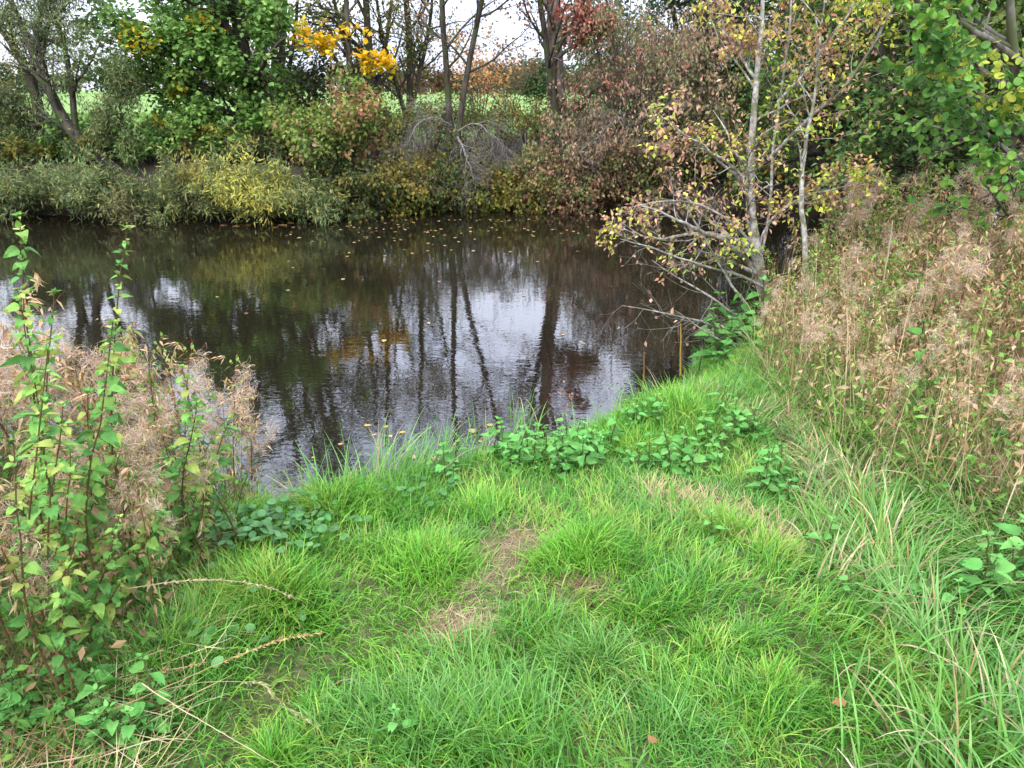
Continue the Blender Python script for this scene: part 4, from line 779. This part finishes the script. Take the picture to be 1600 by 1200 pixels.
# ------------------------------------------------------------------ grass of the near bank
rng = np.random.default_rng(801)
GC = [(.15, .38, .04), (.19, .44, .05), (.25, .49, .07), (.11, .31, .04), (.33, .46, .10)]
GB = [(.12, .30, .06), (.17, .37, .09), (.22, .41, .12), (.15, .33, .05)]
ST = [(.52, .42, .24), (.42, .31, .17), (.60, .52, .32)]
g1 = MB()
def visible(XY, z=.5, mar=60):
    u, v, f = pix(np.concatenate([XY, np.full((len(XY), 1), z)], 1)); return (u > -mar * 3) & (u < 1600 + mar * 3) & (v < 1200 + mar * 3) & (f > 0)
def land(XY, s=.05): sd_, nr_ = river_sd(XY[:, 0], XY[:, 1]); return (sd_ > s) & nr_
def height_noise(XY): return np.clip(.7 + .45 * vn(XY, 2.2, 12) + .55 * vn(XY, 5.5, 13) + .3 * vn(XY, 11, 14), .38, 1.9)
XY = scatter(270000, -3.4, 4.2, 1.0, 6.6, rng); XY = XY[visible(XY) & land(XY)]; bm = bare(XY[:, 0], XY[:, 1])
keep = (rng.random(len(XY)) > bm * .85) & ~(inpoly(XY, LB) & ((XY[:, 1] > 2.5) | (XY[:, 0] < -1.7))) & (rng.random(len(XY)) < np.clip(2.6 / XY[:, 1], .45, 1)); XY = XY[keep]; hn = height_noise(XY) * (1 - .5 * bare(XY[:, 0], XY[:, 1]))
print('lawn blades', len(XY))
az = 1.2 * vn(XY, 1.3, 21) * 3
blades(g1, XY, ground(XY[:, 0], XY[:, 1]) - .008, rng, .062 + .068 * hn, .0046, GC + GB[:2] + [ST[0]], lean=(.1, .9), bend=(.2, 1.9), n=5, az=az + rng.normal(size=len(XY)) * .9, wts=[1, 1, 1, .9, .7, .6, .5, .22], clump=1.6, cl=.55)
def tuft(mb, u, v, r_, n, L, W, cols, lean=(.0, .8), bend=(.3, 1.7), out=True, wts=None):
    g = G(u, v); q = rng.random(n) ** .7 * r_ * 1.15; a_ = rng.random(n) * 6.283; e1, e2 = rng.uniform(.7, 1.5), rng.uniform(.6, 1.2); XY = np.stack([g[0] + q * e1 * np.cos(a_), g[1] + q * e2 * np.sin(a_)], 1) + rng.normal(size=(n, 2)) * r_ * .18; s = land(XY, .0); XY = XY[s]; a_ = a_[s]; q = q[s]
    if len(XY): blades(mb, XY, ground(XY[:, 0], XY[:, 1]) - .01, rng, L * (1.1 - .35 * q / r_), W, cols, (lean[0], lean[1]), bend, 7, np.where(rng.random(len(a_)) < .5, a_, rng.random() * 6.28) + rng.normal(size=len(a_)) * .7 if out else None, wts, 3, .4)
TU = [(670, 885, .13, 1500, .15, GC), (905, 872, .13, 1500, .15, GC), (430, 945, .17, 2000, .21, GC), (505, 800, .13, 1300, .16, GC), (575, 790, .11, 900, .15, GC), (400, 812, .10, 700, .14, GC), (640, 790, .16, 1300, .19, GB + GC[:2]), (745, 800, .13, 800, .15, GC),
      (1050, 650, .25, 2400, .2, GC), (1130, 630, .22, 1600, .2, GC + GB), (990, 700, .15, 1000, .15, GC), (330, 775, .12, 600, .18, GB), (300, 1010, .15, 800, .22, GC + GB), (200, 1110, .2, 900, .2, GC + GB), (640, 1150, .16, 800, .22, GB), (820, 1170, .18, 900, .22, GB), (740, 1060, .13, 500, .18, GB), (180, 960, .16, 900, .24, GC + GB), (240, 1040, .16, 900, .24, GC), (120, 1010, .15, 800, .22, GB + GC), (330, 960, .14, 900, .22, GC), (60, 1000, .16, 700, .22, GB)]
rt = np.random.default_rng(77)
for _ in range(45):
    u, v = rt.uniform(340, 1320), rt.uniform(800, 1200)
    if bare(*[np.array([q]) for q in G(u, v)[:2]])[0] > .25: continue
    TU.append((u, v, rt.uniform(.05, .13), int(rt.uniform(150, 600)), rt.uniform(.10, .19), [GC, GC, GC + GB, GB][rt.integers(4)]))
for (u, v, r_, n, L, c) in TU:
    tuft(g1, u, v, r_, int(n * .72), L * .95, .0048, c)
# marginal grass leaning over the shore
XY = scatter(60000, -3.2, 2.4, 3.4, 6.6, rng); sd_, nr_ = river_sd(XY[:, 0], XY[:, 1]); s = nr_ & (sd_ > .0) & (sd_ < .32); XY = XY[s][:9000]
blades(g1, XY, ground(XY[:, 0], XY[:, 1]) - .01, rng, .13, .0045, GC + GB[:2], lean=(.1, .8), bend=(.2, 1.3), n=6, az=np.full(len(XY), 1.9), clump=2)
for u_, v_ in [(345, 770), (385, 765), (590, 748), (620, 745), (650, 742), (690, 730), (720, 718), (745, 705), (820, 672), (900, 655), (960, 640), (1000, 625), (480, 772), (540, 760)]:
    g = G(u_ + rng.normal() * 8, v_ + 12); n = int(rng.uniform(14, 60)); XY = np.stack([rng.normal(g[0], .06, n), rng.normal(g[1], .05, n)], 1)
    blades(g1, XY, np.maximum(ground(XY[:, 0], XY[:, 1]), .02) - .01, rng, rng.uniform(.2, .36), .006, GB[:3] + GC[:1] + ST[:1], lean=(0, .6), bend=(.3, 1.6), n=8, az=np.full(n, rng.uniform(.6, 2.6)))
o = g1.obj('bank_grass', GRASS); tag(o, 'lush bright green grass covering the near bank', 'grass', kind='stuff')
# coarse long grass to the right and front right: green and straw
g2 = MB(); CG = np.array([(1.35, 4.1), (1.3, 3.4), (1.2, 2.7), (1.0, 2.1), (.85, 1.5), (.8, .9), (3.6, .9), (3.4, 2.6), (2.4, 2.7), (1.8, 3.2), (1.7, 4.0), (1.5, 4.2)])
XY = scatter(60000, .8, 3.6, .9, 5.3, rng); XY = XY[inpoly(XY, CG)]; den = np.clip((XY[:, 0] - 1.0 - .1 * vn(XY, 4, 4)) / .55, .05, 1); XY = XY[(rng.random(len(XY)) < den) & visible(XY)][:15000]
cl_ = vn(XY, 3.2, 31)
blades(g2, XY, ground(XY[:, 0], XY[:, 1]) - .01, rng, np.clip(.34 - .07 * (XY[:, 1] - 1.6), .17, .34), .0078, GB + [(.20, .34, .07)] + ST + [(.26, .30, .14)], lean=(.1, .8), bend=(.5, 1.9), n=8, az=cl_ * 4, wts=[1, 1.1, 1, 1.2, 1, .5, .45, .4, .8], clump=3.5, cl=.45)
o = g2.obj('coarse_grass', GRASS); tag(o, 'long coarse grass, part green and part straw coloured, in front of the right thicket', 'grass', kind='stuff')
# dead straw lower left and under the thickets
g3 = MB(); XY = scatter(16000, -2.2, -.5, 1.0, 2.0, rng); s = (XY[:, 0] < -.72 - .25 * vn(XY, 3, 9)) & visible(XY); XY = XY[s][:1200]
blades(g3, XY, ground(XY[:, 0], XY[:, 1]) + rng.uniform(.02, .08, len(XY)), rng, .20, .0034, ST + [(.5, .33, .2)], lean=(1.0, 1.55), bend=(-.4, .5), n=6)
XY = []
for bx, by, br in BXY: XY.append(np.stack([rng.normal(bx, br * .75, 220), rng.normal(by, br * .75, 220)], 1))
XY = np.concatenate(XY); blades(g3, XY, ground(XY[:, 0], XY[:, 1]) + .006, rng, .07, .0028, [(.50, .40, .25), (.36, .27, .16), (.58, .48, .31)], lean=(1.1, 1.5), bend=(-.1, .2), n=4)
o = g3.obj('dead_grass', DRY); tag(o, 'flattened dead straw on the bare patch and in the lower left corner', 'straw', kind='stuff')
# small round creeping leaves
gi = MB()
for u, v, r_, n in [(470, 830, .16, 60), (380, 845, .18, 70), (430, 860, .2, 60), (300, 1010, .25, 40), (240, 940, .2, 40), (660, 780, .15, 30)]:
    g = G(u, v); P = np.stack([rng.normal(g[0], r_ * .6, n), rng.normal(g[1], r_ * .4, n)], 1); P = P[land(P, .1)]; n = len(P)
    P = np.concatenate([P, (ground(P[:, 0], P[:, 1]) + rng.uniform(.05, .10, n))[:, None]], 1)
    gi.stamp(P, unit(rng.normal(size=(n, 3)) * [1, 1, .2]), unit(rng.normal(size=(n, 3)) * .25 + [0, -.2, 1]), rng.uniform(.02, .045, n), rng.uniform(.02, .045, n), *ROUND, palette(P, rng, [(.10, .24, .08), (.15, .30, .12)], [1, 1]))
o = gi.obj('creeping_ivy', LEAF); tag(o, 'small round creeping leaves showing between the grass blades', 'ground cover', kind='stuff')

# ------------------------------------------------------------------ dry stalks, sticks, stray grass
def stalk(label, pts, r0, head, seed, col=(.50, .38, .22), group='dry grass stalks arching over the grass', name='dry_grass_stalk', spikes=40):
    rng = np.random.default_rng(seed); r0 *= .75; P, r_ = resample(pts, [r0, r0 * .8, r0 * .45], 26, rng, .0015); o = thing(name, P[0], label, 'grass stalk', group); mb = MB(); mb.tube(P[None], r_[None], 5, col); mb.obj('stem', DRY, o, True, P[0])
    if head:
        hb = MB(); n = int(spikes); t_ = rng.uniform(1 - head, 1, n); f = t_ * 25; i = np.minimum(f.astype(int), 24); Q_ = P[i] * (1 - (f - i))[:, None] + P[i + 1] * (f - i)[:, None]; D = unit(P[i + 1] - P[i] + rng.normal(size=(n, 3)) * .012)
        hb.stamp(Q_, D, unit(rng.normal(size=(n, 3))), .014, .004, *T5, np.asarray(col) * rng.uniform(.8, 1.3, (n, 1))); hb.obj('seed_head', DRY, o, False, P[0])
def near(u, v, z): d = ray(u, v); t_ = (z - CZ) / d[2]; return np.array([0, 0, CZ]) + d * t_
stalk('longest dry stalk arching from the left edge across the big grass tussock', [near(40, 965, .62), near(160, 925, .75), near(260, 908, .82), near(360, 904, .80), near(420, 915, .74), near(458, 935, .66)], .0022, .45, 901, (.55, .46, .30), spikes=90)
stalk('tawny dry stalk with a feathery tip, pointing right in the lower left', [near(100, 1140, .50), near(230, 1085, .62), near(350, 1030, .72), near(430, 998, .76), near(505, 983, .78)], .0018, .35, 902, (.56, .42, .22), spikes=90)
stalk('pale straight stalk running down to the right in the lower left corner', [near(222, 1068, .68), near(320, 1135, .6), near(430, 1205, .52)], .0022, 0, 903, (.62, .52, .34))
stalk('dull arching stalk with drooping tip below the tawny one', [near(200, 1090, .5), near(320, 1062, .64), (near(410, 1058, .66)), near(440, 1095, .60), near(500, 1125, .5)], .0014, .4, 904, (.48, .44, .26), spikes=70)
stalk('short dry stalk at the edge of the left thicket', [near(60, 1060, .5), near(200, 1060, .58), near(320, 1030, .6)], .0015, .3, 905)
stalk('thin straw stalk lying across the nettles at the lower right', [near(1350, 920, .62), near(1440, 932, .66), near(1520, 948, .64), near(1600, 965, .6)], .0014, 0, 906, (.5, .38, .24))
stalk('thin upright straw stalk between the lower right nettles', [near(1490, 1120, .45), near(1496, 1030, .6), near(1500, 980, .7)], .0014, 0, 907, (.5, .4, .28))
stalk('curved brownish stalk below the left thicket beside the grass', [near(300, 775, .5), near(345, 785, .6), near(360, 800, .6), near(362, 825, .5)], .0016, .3, 908)
stalk('thin pale stick leaning left of the left thicket over the water', [at(250, 760, 2.6), at(320, 710, 2.6), at(378, 680, 2.65)], .002, 0, 909, (.5, .38, .2))
# reed-like canes at the shore
for k, (u0, v0, u1, v1, Y, c, r_, lab) in enumerate([(1065, 575, 1064, 505, 5.6, (.62, .42, .10), .008, 'yellow dry cane standing at the water edge by the bright grass'), (1234, 470, 1236, 408, 5.2, (.62, .45, .14), .008, 'yellow dry cane right of the birch stem'), (1004, 612, 1009, 552, 5.3, (.34, .20, .10), .009, 'short brown stake at the water edge'),
                                               (1380, 440, 1392, 345, 4.6, (.55, .45, .32), .005, 'pale leaning cane sticking out of the right thicket')]):
    a_, b_ = at(u0, v0, Y), at(u1, v1, Y); a_[2] = gz(a_[0], Y) - .05 if k != 3 else a_[2]; P, q_ = resample([a_, (a_ + b_) / 2 + [.006, 0, 0], b_], [r_, r_ * .8, r_ * .6], 12, np.random.default_rng(k), .002); q_ = q_ * (1 + .15 * (np.arange(12) % 4 == 0)); mb = MB(); mb.tube(P[None], q_[None], 8, c)
    mb.add(P[-1] + np.array([(0, 0, 0.001), (q_[-1], 0, 0), (0, q_[-1], 0), (-q_[-1], 0, 0), (0, -q_[-1], 0)]), None, [(0, 1, 2), (0, 2, 3), (0, 3, 4), (0, 4, 1)], c)
    o = mb.obj('dry_cane', DRY, None, True, P[0]); tag(o, lab, 'cane')
# reed shoot over the water and grey weed by the shore
rb = MB(); g = G(790, 690)
for k in range(4):
    a_ = at(790 + k * 3, 700, 4.45); a_[2] = gz(a_[0], 4.45); e_ = at([835, 760, 840, 735][k], [602, 640, 640, 655][k], 4.5); P, _ = resample([a_, (a_ + e_) / 2 + [-.02, 0, .05], e_], [1, 1, 1], 10)
    rb.ribbon(P[None], np.array([.008 * (1 - (i / 9.) ** 2) + .001 for i in range(10)])[None], unit(np.array([[1., .2, .1]])), (.16, .30, .06))
o = rb.obj('reed_shoot', GRASS); tag(o, 'thin green reed shoot bending over the water above the nettle bed', 'reed')
wp, wr = resample([G(880, 660), at(883, 640, 4.9), at(886, 612, 4.9)], [.003, .002, .001], 8); mb = MB(); mb.tube(wp[None], wr[None], 4, (.3, .2, .15)); A = kids(wp[None], wr[None], 8, np.random.default_rng(2), ln=(.3, .6), rmin=.001); mb.tube(*A, 3, (.3, .2, .15))
o = thing('withered_weed', wp[0], 'withered thin weed with an orange leaf at the water edge', 'weed'); mb.obj('stem', DRY, o, True, wp[0]); lb = MB(); leaves(lb, A[0], np.random.default_rng(4), 4, .02, .014, T5, [(.5, .3, .2), (.7, .3, .08)], [1, .3]); lb.obj('leaves', LEAF, o, False, wp[0])
# twigs and litter on the bare patch
for k, (u0, v0, u1, v1, lab) in enumerate([(750, 925, 790, 890, 'small dry twig on the bare patch of soil'), (690, 918, 712, 882, 'forked bit of dry twig left of the bare patch')]):
    a_, b_ = G(u0, v0) + [0, 0, .03], G(u1, v1) + [0, 0, .035]; P, q_ = resample([a_, (a_ + b_) / 2 + [0, 0, .012], b_], [.003, .0025, .001], 8, np.random.default_rng(k), .003); mb = MB(); mb.tube(P[None], q_[None], 5, (.40, .30, .2)); A = kids(P[None], q_[None], 2, np.random.default_rng(k), ln=(.3, .5)); mb.tube(*A, 4, (.4, .3, .2)); o = mb.obj('dry_twig', DRY, None, True, P[0]); tag(o, lab, 'twig')

# ------------------------------------------------------------------ fallen leaves on grass and water
rng = np.random.default_rng(1001)
fm = []
for k, c in enumerate([(.52, .42, .20), (.46, .34, .20), (.34, .19, .09), (.56, .38, .14)]):
    mb = MB(); v = np.array(LOBE[0]); v[:, 0] -= .5; v[:, 2] *= .6; mb.stamp(np.zeros((1, 3)), np.array([[1., 0, 0]]), np.array([[0, 0, 1.]]), 1, .8, v, None, LOBE[2], c); fm.append(mb.mesh('floating_leaf', LEAF))
def fleaf(name, x, y, z, s, k, lab, grp, tilt=0):
    o = bpy.data.objects.new(name, fm[k]); C.objects.link(o); o.location = (x, y, z); o.scale = (s, s, s); o.rotation_euler = (rng.normal() * tilt, rng.normal() * tilt, rng.uniform(0, 6.3)); tag(o, lab, 'leaf', grp)
def wat(u, v): d = ray(u, v); t_ = -CZ / d[2]; return d[0] * t_, d[1] * t_
FG = 'fallen leaves floating on the river'
for i in range(150):
    u = rng.uniform(430, 980); v = 342 + abs(rng.normal()) * 24; x, y = wat(u, v); fleaf('floating_leaf', x, y, .004, rng.uniform(.035, .075), rng.integers(4), 'small pale yellow leaf floating near the far bank', FG + ' near the far bank')
for i in range(12):
    u = rng.uniform(120, 1000); v = rng.uniform(400, 560); x, y = wat(u, v); fleaf('floating_leaf', x, y, .004, rng.uniform(.04, .07), rng.integers(4), 'small leaf floating alone in mid river', FG + ' in mid river')
for i, (u, v, s, k) in enumerate([(575, 665, .07, 3), (602, 667, .09, 3), (628, 676, .06, 3), (610, 682, .07, 0), (585, 680, .06, 1), (533, 694, .06, 1), (644, 714, .09, 1), (682, 718, .11, 1), (660, 722, .08, 1), (738, 674, .08, 1), (765, 664, .07, 3), (750, 690, .07, 1), (700, 706, .08, 1), (388, 617, .05, 0), (490, 715, .05, 0)]):
    x, y = wat(u, v); fleaf('floating_leaf', x, y, .004, s * rng.uniform(.5, .9), k, 'orange brown leaf floating by the near shore', FG + ' by the near shore')
for i, (u, v) in enumerate([(350, 352), (370, 354), (385, 352), (430, 355), (445, 352), (455, 349), (500, 343), (512, 341)]):
    x, y = wat(u, v); fleaf('floating_leaf', x, y, .006, .16, 3 if i > 3 else 2, 'orange leaf litter floating under the low willow bushes', FG + ' under the willow bushes')
g = G(1302, 1140); fleaf('fallen_leaf', g[0], g[1], g[2] + .10, .04, 2, 'brown leaf lying on the grass in the lower right', None, .3); bpy.context.scene.objects['fallen_leaf']['label'] = 'brown leaf lying on the grass in the lower right'
g = G(1020, 1196); fleaf('fallen_leaf', g[0], g[1] + .02, g[2] + .07, .035, 2, 'brown leaf at the bottom edge of the grass', None, .3)
print('faces', sum(len(o.data.polygons) for o in C.objects if o.type == 'MESH'), 'objects', len(C.objects))
